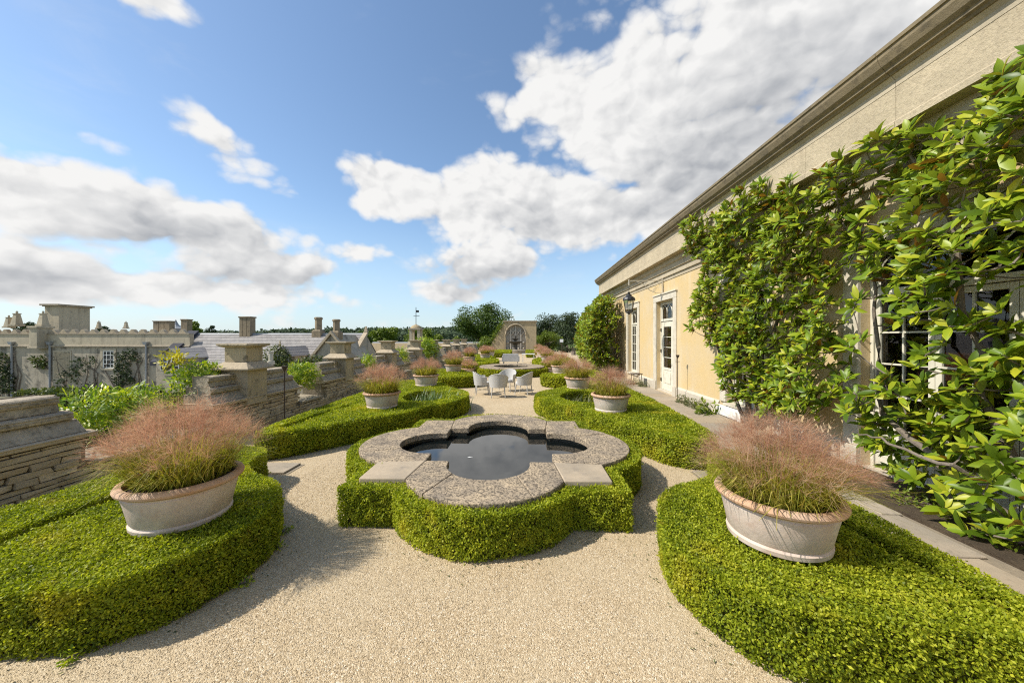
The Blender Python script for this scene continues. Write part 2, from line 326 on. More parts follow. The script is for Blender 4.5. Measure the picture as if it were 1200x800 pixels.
# ------------------------------------------------------------------ mesh helpers
class MB:
    def __init__(s): s.v = []; s.f = []
    def add(s, vs, fs):
        o = len(s.v); s.v += [tuple(p) for p in vs]; s.f += [tuple(i + o for i in q) for q in fs]; return s
    def box(s, x0, x1, y0, y1, z0, z1):
        return s.add([(x0, y0, z0), (x1, y0, z0), (x1, y1, z0), (x0, y1, z0), (x0, y0, z1), (x1, y0, z1), (x1, y1, z1), (x0, y1, z1)],
                     [(3, 2, 1, 0), (4, 5, 6, 7), (0, 1, 5, 4), (1, 2, 6, 5), (2, 3, 7, 6), (3, 0, 4, 7)])
    def frustum(s, c, a, b, z0, z1):              # square taper: half sizes a -> b
        x, y = c
        ax, ay = a if isinstance(a, tuple) else (a, a); bx, by = b if isinstance(b, tuple) else (b, b)
        return s.add([(x - ax, y - ay, z0), (x + ax, y - ay, z0), (x + ax, y + ay, z0), (x - ax, y + ay, z0), (x - bx, y - by, z1), (x + bx, y - by, z1), (x + bx, y + by, z1), (x - bx, y + by, z1)],
                     [(3, 2, 1, 0), (4, 5, 6, 7), (0, 1, 5, 4), (1, 2, 6, 5), (2, 3, 7, 6), (3, 0, 4, 7)])
    def prism(s, poly, z0, z1, holes=(), bevel=0):    # plan outline between two heights
        rings = [poly] + list(holes)
        tris = tessellate_polygon([[Vector((x, y, 0)) for x, y in r] for r in rings])
        flat = [p for r in rings for p in r]; n = len(flat)
        base = len(s.v)
        s.v += [(x, y, z0) for x, y in flat] + [(x, y, z1) for x, y in flat]
        if not holes:
            tris = []; w = list(range(n)) if area(poly) > 0 else list(range(n))[::-1]
            s.f.append(tuple(base + n + i for i in w)); s.f.append(tuple(base + i for i in w[::-1]))
        for t in tris:
            a, b, c = (flat[i] for i in t)
            if (b[0] - a[0]) * (c[1] - a[1]) - (b[1] - a[1]) * (c[0] - a[0]) < 0: t = t[::-1]
            s.f.append(tuple(base + n + i for i in t)); s.f.append(tuple(base + i for i in t[::-1]))
        k = 0
        for r in rings:
            m = len(r)
            for i in range(m):
                j = (i + 1) % m
                s.f.append((base + k + i, base + k + j, base + n + k + j, base + n + k + i))
            k += m
        return s
    def profile(s, prof, a, b, axis='y', cap=True):   # closed profile (p, z) swept straight from a to b
        n = len(prof); base = len(s.v)
        for t in (a, b):
            for p, z in prof: s.v.append((p, t, z) if axis == 'y' else (t, p, z))
        for i in range(n):
            j = (i + 1) % n; s.f.append((base + i, base + j, base + n + j, base + n + i))
        if cap:
            tr = tessellate_polygon([[Vector((p, z, 0)) for p, z in prof]])
            for t in tr: s.f.append(tuple(base + i for i in t)); s.f.append(tuple(base + n + i for i in t[::-1]))
        return s
    def tube(s, pts, rad, n=6, cap=True):
        pts = [Vector(p) for p in pts]; m = len(pts)
        rad = rad if isinstance(rad, (list, tuple)) else [rad] * m
        base = len(s.v); up = Vector((0, 0, 1))
        for i, p in enumerate(pts):
            d = (pts[min(i + 1, m - 1)] - pts[max(i - 1, 0)]).normalized()
            a = d.cross(up if abs(d.z) < .95 else Vector((1, 0, 0))).normalized(); b = a.cross(d)
            for k in range(n):
                t = 2 * math.pi * k / n; q = p + (a * math.cos(t) + b * math.sin(t)) * rad[i]; s.v.append(tuple(q))
        for i in range(m - 1):
            for k in range(n):
                j = (k + 1) % n; s.f.append((base + i * n + k, base + i * n + j, base + (i + 1) * n + j, base + (i + 1) * n + k))
        if cap: s.f.append(tuple(base + k for k in range(n))); s.f.append(tuple(base + (m - 1) * n + n - 1 - k for k in range(n)))
        return s
    def lathe(s, prof, n=40, c=(0, 0), ell=1.0, close=False):
        base = len(s.v); m = len(prof)
        for r, z in prof:
            for k in range(n):
                t = 2 * math.pi * k / n; s.v.append((c[0] + r * math.cos(t), c[1] + r * math.sin(t) * ell, z))
        for i in range(m - 1):
            for k in range(n):
                j = (k + 1) % n; s.f.append((base + i * n + k, base + i * n + j, base + (i + 1) * n + j, base + (i + 1) * n + k))
        s.f.append(tuple(base + n - 1 - k for k in range(n))); s.f.append(tuple(base + (m - 1) * n + k for k in range(n)))
        return s
    def mesh(s, name, mat, smooth=False):
        me = bpy.data.meshes.new(name); me.from_pydata(s.v, [], s.f); me.materials.append(MATS[mat])
        if smooth: me.polygons.foreach_set('use_smooth', [True] * len(me.polygons))
        me.update(); return me
def tag(o, label=None, cat=None, group=None, kind=None):
    for k, v in (('label', label), ('category', cat), ('group', group), ('kind', kind)):
        if v: o[k] = v
    return o
def link(name, me, parent=None):
    o = bpy.data.objects.new(name, me); COL.objects.link(o)
    if parent is not None:
        o.parent = parent
        L = Vector(parent.location); p = parent.parent
        while p is not None: p = p.parent
        if parent.parent is None: o.matrix_parent_inverse = Matrix.Translation(-L)
    return o
def smooth_by_angle(me, ang=40):
    me.polygons.foreach_set('use_smooth', [True] * len(me.polygons))
    try: me.set_sharp_from_angle(angle=R(ang))
    except Exception: pass
def part(name, mb, mat, parent, smooth=False, bevel=0, seg=2):
    me = mb.mesh(name, mat)
    o = link(name, me, parent)
    if bevel:
        b = o.modifiers.new('bevel', 'BEVEL'); b.width = bevel; b.segments = seg; b.limit_method = 'ANGLE'; b.angle_limit = R(35)
    if smooth: smooth_by_angle(me, 42)
    return o
def root(name, loc, label, cat, group=None):
    o = bpy.data.objects.new(name, None); COL.objects.link(o); o.location = loc; o.empty_display_size = .1
    return tag(o, label, cat, group)
def copy_tree(o, parent=None):
    c = o.copy(); COL.objects.link(c)
    if parent is not None: c.parent = parent
    for ch in list(o.children): copy_tree(ch, c)
    return c
def np_mesh(name, V, k, mat, rnd=None, smooth=False):
    """V: (n, k, 3) separate polygons of k corners each"""
    V = np.asarray(V, np.float32); n = V.shape[0]
    me = bpy.data.meshes.new(name); me.vertices.add(n * k); me.vertices.foreach_set('co', V.reshape(-1))
    me.loops.add(n * k); me.loops.foreach_set('vertex_index', np.arange(n * k, dtype=np.int32))
    me.polygons.add(n); me.polygons.foreach_set('loop_start', np.arange(0, n * k, k, dtype=np.int32))
    try: me.polygons.foreach_set('loop_total', np.full(n, k, np.int32))
    except Exception: pass
    if rnd is not None:
        a = me.attributes.new('rnd', 'FLOAT', 'FACE'); a.data.foreach_set('value', np.asarray(rnd, np.float32))
    me.materials.append(MATS[mat]); me.update(calc_edges=True); return me
def unit(a): return a / np.maximum(np.linalg.norm(a, axis=-1, keepdims=True), 1e-9)
def leaf_quads(P, N, L, Wd, spread=.7, lift=.35):
    """rhombic leaves at points P on a surface with normals N"""
    n = len(P); Nn = unit(N + rng.normal(0, spread, (n, 3)))
    d = unit(np.cross(Nn, rng.normal(0, 1, (n, 3)))); d = unit(d + N * lift * rng.uniform(.2, 1.6, (n, 1)))
    s = unit(np.cross(d, Nn)); Lr = L * rng.uniform(.7, 1.3, (n, 1)); Wr = Wd * rng.uniform(.75, 1.25, (n, 1))
    m = P + d * Lr * .5
    return np.stack([P, m + s * Wr * .5, P + d * Lr, m - s * Wr * .5], 1)

# smooth value noise for uneven outlines
def vnoise(P, scale, seed=0):
    g = np.random.default_rng(100 + seed); ks = g.normal(0, 1, (7, 3)) * scale; ph = g.uniform(0, 6.28, 7)
    return np.sin(P @ ks.T + ph).mean(1)

# ------------------------------------------------------------------ ground
o = part('ground', MB().add([(-3000, -300, LOW - .04), (3000, -300, LOW - .04), (3000, 5000, LOW - .04), (-3000, 5000, LOW - .04)], [(0, 1, 2, 3)]), 'grass_field', None); tag(o, kind='structure')
o = part('courtyard_ground', MB().box(-60, -6.3, 3, 46, LOW - .03, LOW), 'court_ground', None); tag(o, kind='structure')
o = part('terrace_ground', MB().box(-6.2, 40, -9, 58, LOW, 0), 'gravel', None); tag(o, kind='structure')

# loose gravel grains near the camera, real stones a centimetre across
def grains():
    n = 70000
    Y = 1.6 + 5.4 * rng.random(n) ** 1.5; X = rng.uniform(-3.2, 2.2, n)
    s = rng.uniform(.0022, .0052, n) * (1 + .08 * Y)
    octa = np.array([(1, 0, 0), (0, 1, 0), (-1, 0, 0), (0, -1, 0), (0, 0, .8)], float)
    tri = [(0, 1, 4), (1, 2, 4), (2, 3, 4), (3, 0, 4)]
    a = rng.uniform(0, 6.28, n); ca, sa = np.cos(a), np.sin(a); ex = rng.uniform(.7, 1.5, (n, 1))
    p = octa[None] * s[:, None, None]; p[:, :, 0] *= ex
    x = p[:, :, 0] * ca[:, None] - p[:, :, 1] * sa[:, None] + X[:, None]; y = p[:, :, 0] * sa[:, None] + p[:, :, 1] * ca[:, None] + Y[:, None]
    z = p[:, :, 2] + .0005
    q = np.stack([x, y, z], 2)
    V = np.concatenate([q[:, t, :] for t in tri], 0)
    o = link('gravel', np_mesh('gravel', V, 3, 'gravel')); tag(o, 'loose pale buff gravel stones strewn over the terrace', 'gravel', kind='stuff')
grains()

# ------------------------------------------------------------------ hedges
def chaikin(poly, it=2):
    for _ in range(it):
        q = []
        for i in range(len(poly)):
            a, b = poly[i], poly[(i + 1) % len(poly)]
            q += [(.75 * a[0] + .25 * b[0], .75 * a[1] + .25 * b[1]), (.25 * a[0] + .75 * b[0], .25 * a[1] + .75 * b[1])]
        poly = q
    return poly
def area(poly):
    a = np.array(poly); x, y = a[:, 0], a[:, 1]; return .5 * np.sum(x * np.roll(y, -1) - np.roll(x, -1) * y)
def inside(poly, X, Y):
    r = np.zeros(len(X), bool); n = len(poly)
    for i in range(n):
        x1, y1 = poly[i]; x2, y2 = poly[(i + 1) % n]
        if y1 == y2: continue
        r ^= ((y1 > Y) != (y2 > Y)) & (X < (x2 - x1) * (Y - y1) / (y2 - y1) + x1)
    return r
def offset(poly, d):
    a = np.array(poly); e = np.roll(a, -1, 0) - a; nrm = unit(np.stack([e[:, 1], -e[:, 0]], 1)) * (1 if area(poly) > 0 else -1)
    vn = unit(nrm + np.roll(nrm, 1, 0)); return [tuple(p) for p in a + vn * d]
def hedge(name, outer, holes, h, L, label, group=None, cover=2.3, mat='box_leaf', z0=0.0, seed=0, cat='hedge'):
    ctr = np.mean(np.array(outer), 0); W_ = L * .66; dens = cover / (.5 * L * W_)
    rt = root(name, (float(ctr[0]), float(ctr[1]), z0), label, cat, group)
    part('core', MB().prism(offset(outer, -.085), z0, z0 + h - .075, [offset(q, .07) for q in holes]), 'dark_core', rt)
    # top
    a = np.array(outer); lo, hi = a.min(0), a.max(0); n = int((hi - lo).prod() * dens)
    X = rng.uniform(lo[0], hi[0], n); Y = rng.uniform(lo[1], hi[1], n); k = inside(outer, X, Y)
    for q in holes: k &= ~inside(q, X, Y)
    X, Y = X[k], Y[k]
    P = np.stack([X, Y, np.full(len(X), z0 + h)], 1); N = np.tile((0., 0., 1.), (len(P), 1))
    P[:, 2] += vnoise(P, 3.2, seed) * .032 + vnoise(P, 11, seed + 1) * .014 + vnoise(P, 38, seed + 7) * .014 - rng.random(len(P)) ** 2 * .05
    Ps, Ns = [P], [N]
    for ring, sg in [(outer, 1)] + [(q, -1) for q in holes]:
        r_ = np.array(ring); e = np.roll(r_, -1, 0) - r_; ln = np.linalg.norm(e, axis=1); per = ln.sum()
        m = int(per * h * dens * 1.0); i = rng.choice(len(r_), m, p=ln / per); t = rng.random((m, 1))
        p2 = r_[i] + e[i] * t; nn = np.stack([e[i][:, 1], -e[i][:, 0]], 1) / ln[i][:, None] * (1 if area(ring) > 0 else -1) * sg
        z = z0 + h * rng.random(m) ** .92
        Pn = np.stack([p2[:, 0], p2[:, 1], z], 1); Nn = np.stack([nn[:, 0], nn[:, 1], np.full(m, .25)], 1)
        bul = vnoise(Pn, 3.5, seed + 2) * .03 + vnoise(Pn, 12, seed + 3) * .022 + vnoise(Pn, 34, seed + 8) * .022 - rng.random(m) ** 2 * .06
        top = np.clip((z - (z0 + h - .06)) / .06, 0, 1); bul -= top ** 2 * .018          # rounded shoulder
        bot = np.clip(((z0 + .12) - z) / .12, 0, 1); bul -= bot * .035
        Pn[:, :2] += nn * bul[:, None]; Ps.append(Pn); Ns.append(unit(Nn))
    P = np.concatenate(Ps); N = np.concatenate(Ns)
    Q = leaf_quads(P, N, L, W_)
    r = np.clip(rng.normal(.5, .22, len(P)) + vnoise(P, 5, seed + 4) * .28 + vnoise(P, 17, seed + 5) * .28, 0, 1)
    o = link('leaves', np_mesh('leaves', Q, 4, mat, r), rt); tag(o, kind='stuff')
    # ragged shoots sticking out
    k = rng.random(len(P)) < .012
    if k.sum():
        Q = leaf_quads(P[k] + N[k] * rng.uniform(.0, .03, (k.sum(), 1)), N[k], L * 1.25, W_ * 1.1, .5, 1.2)
        o = link('shoots', np_mesh('shoots', Q, 4, mat, rng.uniform(.55, 1, k.sum())), rt); tag(o, kind='stuff')
    return rt
AX = -.52                                           # axis of the garden
def mirror(poly): return [(2 * AX - x, y) for x, y in poly][::-1]
BED1 = chaikin([(-4.72, 1.9), (-4.0, 2.0), (-3.3, 2.06), (-2.6, 2.12), (-2.24, 2.75), (-2.34, 3.4), (-2.66, 3.78), (-3.1, 4.0), (-3.5, 4.35), (-3.52, 4.98), (-4.72, 4.98)], 2)
SLOT1 = [(-4.09, 2.2), (-3.91, 2.2), (-3.93, 4.1), (-4.11, 4.1)]
BED1R = chaikin([(3.08, 1.75), (3.08, 4.98), (2.46, 4.98), (2.42, 4.35), (2.0, 4.0), (1.58, 3.78), (1.24, 3.42), (1.12, 2.75), (1.22, 2.4), (1.5, 2.06), (2.1, 2.0), (2.6, 1.9)], 2)
SLOT1R = [(2.82, 1.95), (2.98, 1.95)][::-1] + [(2.56, 3.1), (2.66, 3.12)]
SLOT1R = [(2.76, 1.98), (2.92, 1.98), (2.74, 3.3), (2.58, 3.3)]
BED2 = chaikin([(-4.55, 5.6), (-4.05, 5.6), (-3.25, 6.55), (-2.35, 7.35), (-2.2, 8.1), (-1.62, 8.75), (-1.42, 9.6), (-1.7, 10.5), (-2.3, 11.0), (-2.6, 11.9), (-3.2, 12.7), (-4.2, 13.0), (-4.6, 12.6)], 2)
HOLE2 = chaikin([(-3.25, 8.85), (-2.3, 8.5), (-1.98, 9.5), (-2.45, 10.4), (-3.2, 10.5)], 2)
SLOT2 = [(-4.28, 6.0), (-4.1, 6.0), (-3.95, 8.2), (-4.12, 8.2)]
BED2R = chaikin([(3.25, 5.42), (3.3, 12.6), (2.9, 13.0), (2.1, 12.7), (1.5, 11.9), (1.1, 11.0), (.55, 10.5), (.26, 9.6), (.5, 8.8), (1.05, 8.05), (1.3, 7.3), (1.95, 6.15), (2.35, 5.42)], 2)
HOLE2R = chaikin([(.85, 9.5), (1.25, 8.55), (2.15, 8.75), (2.2, 10.4), (1.4, 10.5)], 2)
hedge('box_hedge', BED1, [SLOT1], .45, .0195, 'clipped box hedge bed between the pool path and the rubble parapet, first of its row', 'clipped box hedge beds', seed=1)
hedge('box_hedge', BED1R, [SLOT1R], .45, .0195, 'clipped box hedge bed between the pool path and the magnolia border, first of its row', 'clipped box hedge beds', seed=5)
hedge('box_hedge', BED2, [HOLE2, SLOT2], .45, .030, 'clipped box hedge bed on the parapet side between pool and wicker chairs', 'clipped box hedge beds', seed=9)
hedge('box_hedge', BED2R, [HOLE2R], .45, .030, 'clipped box hedge bed on the house side between pool and wicker chairs', 'clipped box hedge beds', seed=13)
BED3 = chaikin([(-4.6, 13.9), (-2.6, 13.9), (-1.75, 14.5), (-1.85, 15.4), (-2.7, 16.3), (-3.0, 17.5), (-4.6, 17.7)], 2)
hedge('box_hedge', BED3, [], .45, .06, 'clipped box hedge bed on the parapet side beyond the wicker chairs', 'clipped box hedge beds', seed=17, mat='box_leaf_far')
hedge('box_hedge', mirror(BED3), [], .45, .06, 'clipped box hedge bed on the house side beyond the wicker chairs', 'clipped box hedge beds', seed=21, mat='box_leaf_far')
BED4 = chaikin([(-4.6, 20.9), (-2.7, 20.9), (-1.9, 22.2), (-1.6, 24.5), (-2.2, 27.5), (-3.2, 33), (-4.6, 33)], 2)
hedge('box_hedge', BED4, [], .45, .09, 'long clipped box hedge bed on the parapet side beyond the round pool', 'clipped box hedge beds', seed=25, mat='box_leaf_far')
hedge('box_hedge', mirror(BED4), [], .45, .09, 'long clipped box hedge bed on the house side beyond the round pool', 'clipped box hedge beds', seed=29, mat='box_leaf_far')
for s_, nm in ((-1, 'parapet'), (1, 'house')):
    b_ = [(AX + s_ * .9, 36), (AX + s_ * 3.6, 36), (AX + s_ * 3.6, 44), (AX + s_ * .9, 44)]
    hedge('box_hedge', b_ if s_ > 0 else b_[::-1], [], .5, .12, 'square clipped box hedge bed before the fountain wall, %s side' % nm, 'clipped box hedge beds', seed=33 + s_, mat='box_leaf_far')
for q in (SLOT1, SLOT1R, HOLE2, HOLE2R, SLOT2):
    o = part('bed_soil', MB().prism(offset(q, .02), .004, .03), 'soil', None); tag(o, kind='structure')

# planting inside the ring hedges: strap leaves
def strap_clump(loc, n, h, label, mat='iris_leaf', group='plants inside the hedge rings', w=.02, spread=.25):
    rt = root('bedding_plant', (*loc, .03), label, 'plant', group); Q = []
    for _ in range(n):
        b = np.array((loc[0] + rng.normal(0, spread * .5), loc[1] + rng.normal(0, spread * .5), .03)); a = rng.uniform(0, 6.28); d = np.array((math.cos(a), math.sin(a), 0)); sd = np.array((-d[1], d[0], 0))
        hh = h * rng.uniform(.6, 1.2); ln = rng.uniform(.1, .5) * hh; pr_ = b
        for i in range(3):
            t = (i + 1) / 3; nx = b + d * ln * t * t + np.array((0, 0, hh * (t - .2 * t * t))); w0 = w * (1 - i / 3) + .002; w1 = w * (1 - t) + .002
            Q.append([pr_ - sd * w0, pr_ + sd * w0, nx + sd * w1, nx - sd * w1]); pr_ = nx
    o = link('blades', np_mesh('blades', Q, 4, mat, np.repeat(rng.random(n), 3)), rt); tag(o, kind='stuff')
for i in range(5):
    strap_clump((-2.75 + .22 * i + rng.normal(0, .05), 9.2 + .25 * (i % 3)), 45, .62, 'grey green strap leaved plant inside the parapet side hedge ring', group='strap plants in the parapet side ring')
for i in range(4):
    strap_clump((1.25 + .25 * i, 9.4 + .2 * (i % 2)), 40, .5, 'dry brownish bedding plant inside the house side hedge ring', 'border_leaf', 'dry plants in the house side ring')

# ------------------------------------------------------------------ quatrefoil pool
PC = np.array((-.42, 5.2)); SQ, RO, CO, SI, RI, CI = 1.38, .95, .98, .80, .50, .87
pool = root('quatrefoil_pool', (PC[0], PC[1], 0), 'raised quatrefoil stone pool with pitted limestone rim and dark still water', 'pool')
def rot4(k, u, v):                                    # local (u lateral, v outward) of lobe k -> world
    a = k * math.pi / 2; return (float(PC[0] + u * math.cos(a) - v * math.sin(a)), float(PC[1] + u * math.sin(a) + v * math.cos(a)))
def lobe_out(k, a): return rot4(k, RO * math.sin(a), CO + RO * math.cos(a))
def lobe_in(k, a): return rot4(k, RI * math.sin(a), CI + RI * math.cos(a))
AE = math.acos((SQ - CO) / RO); UE = RO * math.sin(AE); JG = .006
def slab(poly, zoff, mat):
    if area(poly) < 0: poly = poly[::-1]
    part('rim_slab', MB().prism(offset(poly, -.002), .375 + zoff, .468 + zoff), mat, pool, True, .013, 3)
for k in range(4):
    cuts = [-AE, -R(34 + random.uniform(-5, 5)), R(33 + random.uniform(-6, 6)), AE]
    for j in range(3):
        a0, a1 = cuts[j], cuts[j + 1]; out = [lobe_out(k, a0 + (a1 - a0) * t / 12) for t in range(13)]
        ia0 = max(a0 * 1.32, -R(90)); ia1 = min(a1 * 1.32, R(90))
        if j == 0: ia0 = -R(90)
        if j == 2: ia1 = R(90)
        inn = [lobe_in(k, ia0 + (ia1 - ia0) * t / 12) for t in range(13)]
        poly = out
        if j == 2: poly = poly + [rot4(k, SI, SI), rot4(k, RI, SI)]
        poly = poly + inn[::-1]
        if j == 0: poly = poly + [rot4(k, -RI, SI), rot4(k, -SI, SI)]
        slab(poly, random.uniform(-.003, .004), 'rim_stone')
    slab([rot4(k, SI, SI), rot4(k, UE, SQ), rot4(k, SQ, SQ), rot4(k, SQ, UE)], random.uniform(-.002, .003), 'rim_smooth' if k in (2, 3) else 'rim_stone')
def quat_ring(d_sq, d_l, r, c):
    P_ = []; ae = math.acos(min(1, (d_sq - c) / r)) if d_sq > c else R(90)
    for k in (0, 3, 2, 1):
        for t in range(17):
            P_.append(rot4(k, r * math.sin(-ae + 2 * ae * t / 16), c + r * math.cos(-ae + 2 * ae * t / 16)))
        P_.append(rot4(k, d_sq, d_sq))
    return P_
INNER = []
for k in (0, 3, 2, 1):
    INNER.append(rot4(k, -RI, SI))
    INNER += [lobe_in(k, -R(90) + R(180) * t / 18) for t in range(19)]
    INNER += [rot4(k, RI, SI), rot4(k, SI, SI)]
OUT_W = quat_ring(SQ - .1, 0, RO - .1, CO)
if area(INNER) < 0: INNER = INNER[::-1]
if area(OUT_W) < 0: OUT_W = OUT_W[::-1]
part('basin_wall', MB().prism(OUT_W, .0, .372, [offset(INNER, .06)]), 'basin_stone', pool)
wtr = part('water', MB().prism(offset(INNER, .058), .05, .335), 'pool_water', pool)
HP = quat_ring(SQ + .16, 0, RO + .15, CO)
if area(HP) < 0: HP = HP[::-1]
HPI = offset(OUT_W, .03)
hedge('box_hedge', HP, [HPI], .43, .022, 'low clipped box hedge hugging the quatrefoil pool rim', 'clipped box hedge beds', seed=41)
# one pale fallen leaf floats on the water
o = part('floating_leaf', MB().add([(-.78, 4.93, .3375), (-.755, 4.915, .3375), (-.70, 4.935, .339), (-.75, 4.95, .3375)], [(0, 1, 2, 3)]), 'white_paint', None)
tag(o, 'small pale fallen leaf floating on the dark pool water', 'leaf')

# round pool further on
P2 = (-.62, 19.6)
p2 = root('round_pool', (*P2, 0), 'low round stone rimmed pool beyond the wicker chairs', 'pool')
for j in range(10):
    a0, a1 = j * 2 * math.pi / 10 + .01, (j + 1) * 2 * math.pi / 10 - .01
    pts = [(P2[0] + 1.8 * math.cos(a0 + (a1 - a0) * t / 5), P2[1] + 1.8 * math.sin(a0 + (a1 - a0) * t / 5)) for t in range(6)] + [(P2[0] + 1.0 * math.cos(a1 - (a1 - a0) * t / 5), P2[1] + 1.0 * math.sin(a1 - (a1 - a0) * t / 5)) for t in range(6)]
    part('rim_slab', MB().prism(pts, .37, .46), 'rim_stone', p2, True, .02)
circ = lambda r, n=40: [(P2[0] + r * math.cos(2 * math.pi * t / n), P2[1] + r * math.sin(2 * math.pi * t / n)) for t in range(n)]
part('basin_wall', MB().prism(circ(1.7), 0, .368, [circ(1.0)]), 'basin_stone', p2)
part('water', MB().prism(circ(.995), .05, .26), 'pool_water', p2)
hedge('box_hedge', circ(1.95), [circ(1.72)], .36, .07, 'low clipped box hedge ringing the round pool', 'clipped box hedge beds', seed=45, mat='box_leaf_far')

# ------------------------------------------------------------------ flagstone paths
fp = part('paved_path', MB().box(3.25, 5.08, -2, 22, .001, .006), 'mortar', None); tag(fp, kind='structure')
y = 1.2; row = 0
while y < 20:
    ln = random.uniform(.55, .95); cutx = random.uniform(3.95, 4.4); top = 5.06 if y > 7.35 else 4.25
    for x0, x1 in ((3.3, cutx), (cutx, top)):
        if x1 - x0 < .2: continue
        part('flagstone', MB().prism([(x0 + .008, y + .008), (x1 - .008, y + random.uniform(.005, .012)), (x1 - .008, y + ln - .008), (x0 + .008, y + ln - random.uniform(.005, .012))], .0065, .03 + random.uniform(0, .006)), 'flagstone', fp, bevel=.006, seg=1)
    y += ln
cp = part('cross_path', MB().box(-5.0, -3.45, 5.08, 5.5, .001, .005), 'mortar', None); tag(cp, kind='structure')
for x0, x1 in ((-5.0, -4.25), (-4.24, -3.5)):
    part('flagstone', MB().prism([(x0 + .01, 5.1), (x1 - .01, 5.09), (x1 - .01, 5.49), (x0 + .01, 5.5)], .0055, .03), 'flagstone', cp, bevel=.006, seg=1)
cp2 = part('cross_path', MB().box(2.5, 3.24, 5.02, 5.38, .001, .005), 'mortar', None); tag(cp2, kind='structure')
part('flagstone', MB().prism([(2.52, 5.04), (3.22, 5.03), (3.22, 5.36), (2.52, 5.37)], .0055, .03), 'flagstone', cp2, bevel=.006, seg=1)
sb = part('border_soil', MB().box(4.28, 5.19, -2, 7.4, .0065, .035), 'soil', None); tag(sb, kind='structure')

# ------------------------------------------------------------------ planters with hazy pink grass
ORD = ['first', 'second', 'third', 'fourth', 'fifth', 'sixth', 'seventh', 'eighth', 'ninth', 'tenth']
def pot_proto():
    r = root('terracotta_planter', (0, 0, 0), 'x', 'planter')
    prof = [(.325, 0), (.345, .012), (.35, .045), (.335, .06), (.345, .075), (.375, .22), (.392, .29), (.385, .30), (.395, .315)]
    inner = [(.36, .30), (.35, .24)]
    part('body', MB().lathe(prof + [(.37, .315)] + inner, 56), 'terracotta', r, True)
    part('rim', MB().lathe([(.372, .312), (.398, .314), (.412, .328), (.432, .335), (.438, .352), (.428, .372), (.405, .382), (.38, .380), (.368, .365), (.362, .33), (.362, .312)], 56), 'terracotta_rim', r, True)
    part('soil', MB().lathe([(.358, .30), (.358, .335), (.2, .345), (.02, .35)], 32), 'soil', r)
    return r
def grass_proto(nb, npl, nh, wb, wh, seed):
    g = np.random.default_rng(seed)
    r = root('ornamental_grass', (0, 0, 0), 'x', 'grass'); Q = []
    def arc(b, d, ln, rise, w, segs, droop):
        sd = np.array((-d[1], d[0], 0)); p = b; res = []
        for i in range(segs):
            t = (i + 1) / segs
            nx = b + d * ln * (t ** 1.4) + np.array((0, 0, rise * (t - droop * t * t * t)))
            w0 = w * (1 - .85 * i / segs); w1 = w * (1 - .85 * t); res.append([p - sd * w0, p + sd * w0, nx + sd * w1, nx - sd * w1]); p = nx
        return res, p
    kk = []
    for _ in range(nb):
        a = g.uniform(0, 6.28); rr = .33 * math.sqrt(g.random()); d = np.array((math.cos(a + g.normal(0, .5)), math.sin(a + g.normal(0, .5)), 0))
        b = np.array((rr * math.cos(a), rr * math.sin(a), .33)); res, _t = arc(b, d, g.uniform(.04, .33) * (.4 + rr / .33), g.uniform(.2, .55), wb * g.uniform(.5, 1.3), 4, g.uniform(.2, .75)); Q += res; kk += [g.random()] * 4
    o = link('blades', np_mesh('blades', Q, 4, 'grass_blade', kk), r); tag(o, kind='stuff')
    Q = []; kk = []
    for _ in range(npl):                              # airy seed heads: a stem that breaks into fine hairs
        a = g.uniform(0, 6.28); rr = .30 * math.sqrt(g.random()); out = g.random() ** .7
        d = np.array((math.cos(a), math.sin(a), 0)); b = np.array((rr * d[0], rr * d[1], .34))
        tip = np.array((d[0] * (.50 * out + .05), d[1] * (.50 * out + .05), .36 + (.56 - .33 * out ** 1.8) * g.uniform(.72, 1.06)))
        mid = (b + tip) / 2 + np.array((0, 0, .12)); sd = np.array((-d[1], d[0], 0)); k = g.random()
        for p, q in ((b, mid), (mid, tip)):
            Q.append([p - sd * wh, p + sd * wh, q + sd * wh * .7, q - sd * wh * .7]); kk.append(k * .5)
        for _h in range(nh):
            t = g.random(); s0 = mid * (1 - t) + tip * t if g.random() < .5 else tip
            dv = unit((d * .6 + np.array((0, 0, .5)) + g.normal(0, .75, 3))[None])[0]; ln = g.uniform(.05, .17)
            e = s0 + dv * ln; s2 = unit(np.cross(dv, g.normal(0, 1, 3))[None])[0] * wh * .5
            Q.append([s0 - s2, s0 + s2, e + s2 * .8, e - s2 * .8]); kk.append(np.clip(k + g.normal(0, .2), 0, 1))
    o = link('plumes', np_mesh('plumes', Q, 4, 'grass_plume', kk), r); tag(o, kind='stuff')
    return r
POT = pot_proto()
GN = [grass_proto(1900, 310, 34, .0052, .0009, 11), grass_proto(1900, 310, 32, .0052, .0009, 12)]
GM = [grass_proto(1000, 200, 17, .009, .0019, 13), grass_proto(1000, 200, 17, .009, .0019, 14)]
GF = [grass_proto(400, 130, 14, .018, .005, 15)]
used = set(); last = [None]
def place(proto, loc, rz, label, group, scale=1.0):
    o = proto if id(proto) not in used else copy_tree(proto); used.add(id(proto))
    o.location = loc; o.rotation_euler = (0, 0, rz); o.scale = (scale,) * 3; o['label'] = label; o['group'] = group; last[0] = o; return o
LEFT = [(-2.98, 3.02), (-3.2, 7.95), (-3.2, 11.6), (-3.2, 16.2), (-3.0, 19.2), (LOW, 23.0), (-2.9, 27.0), (-2.9, 31.0)]
RIGHT = [(2.0, 2.86), (1.9, 7.75), (1.7, 11.1), (1.65, 15.8), (1.6, 20.0), (1.6, 24.0), (1.6, 27.5), (1.6, 31.0), (1.6, 34.5), (1.6, 38)]
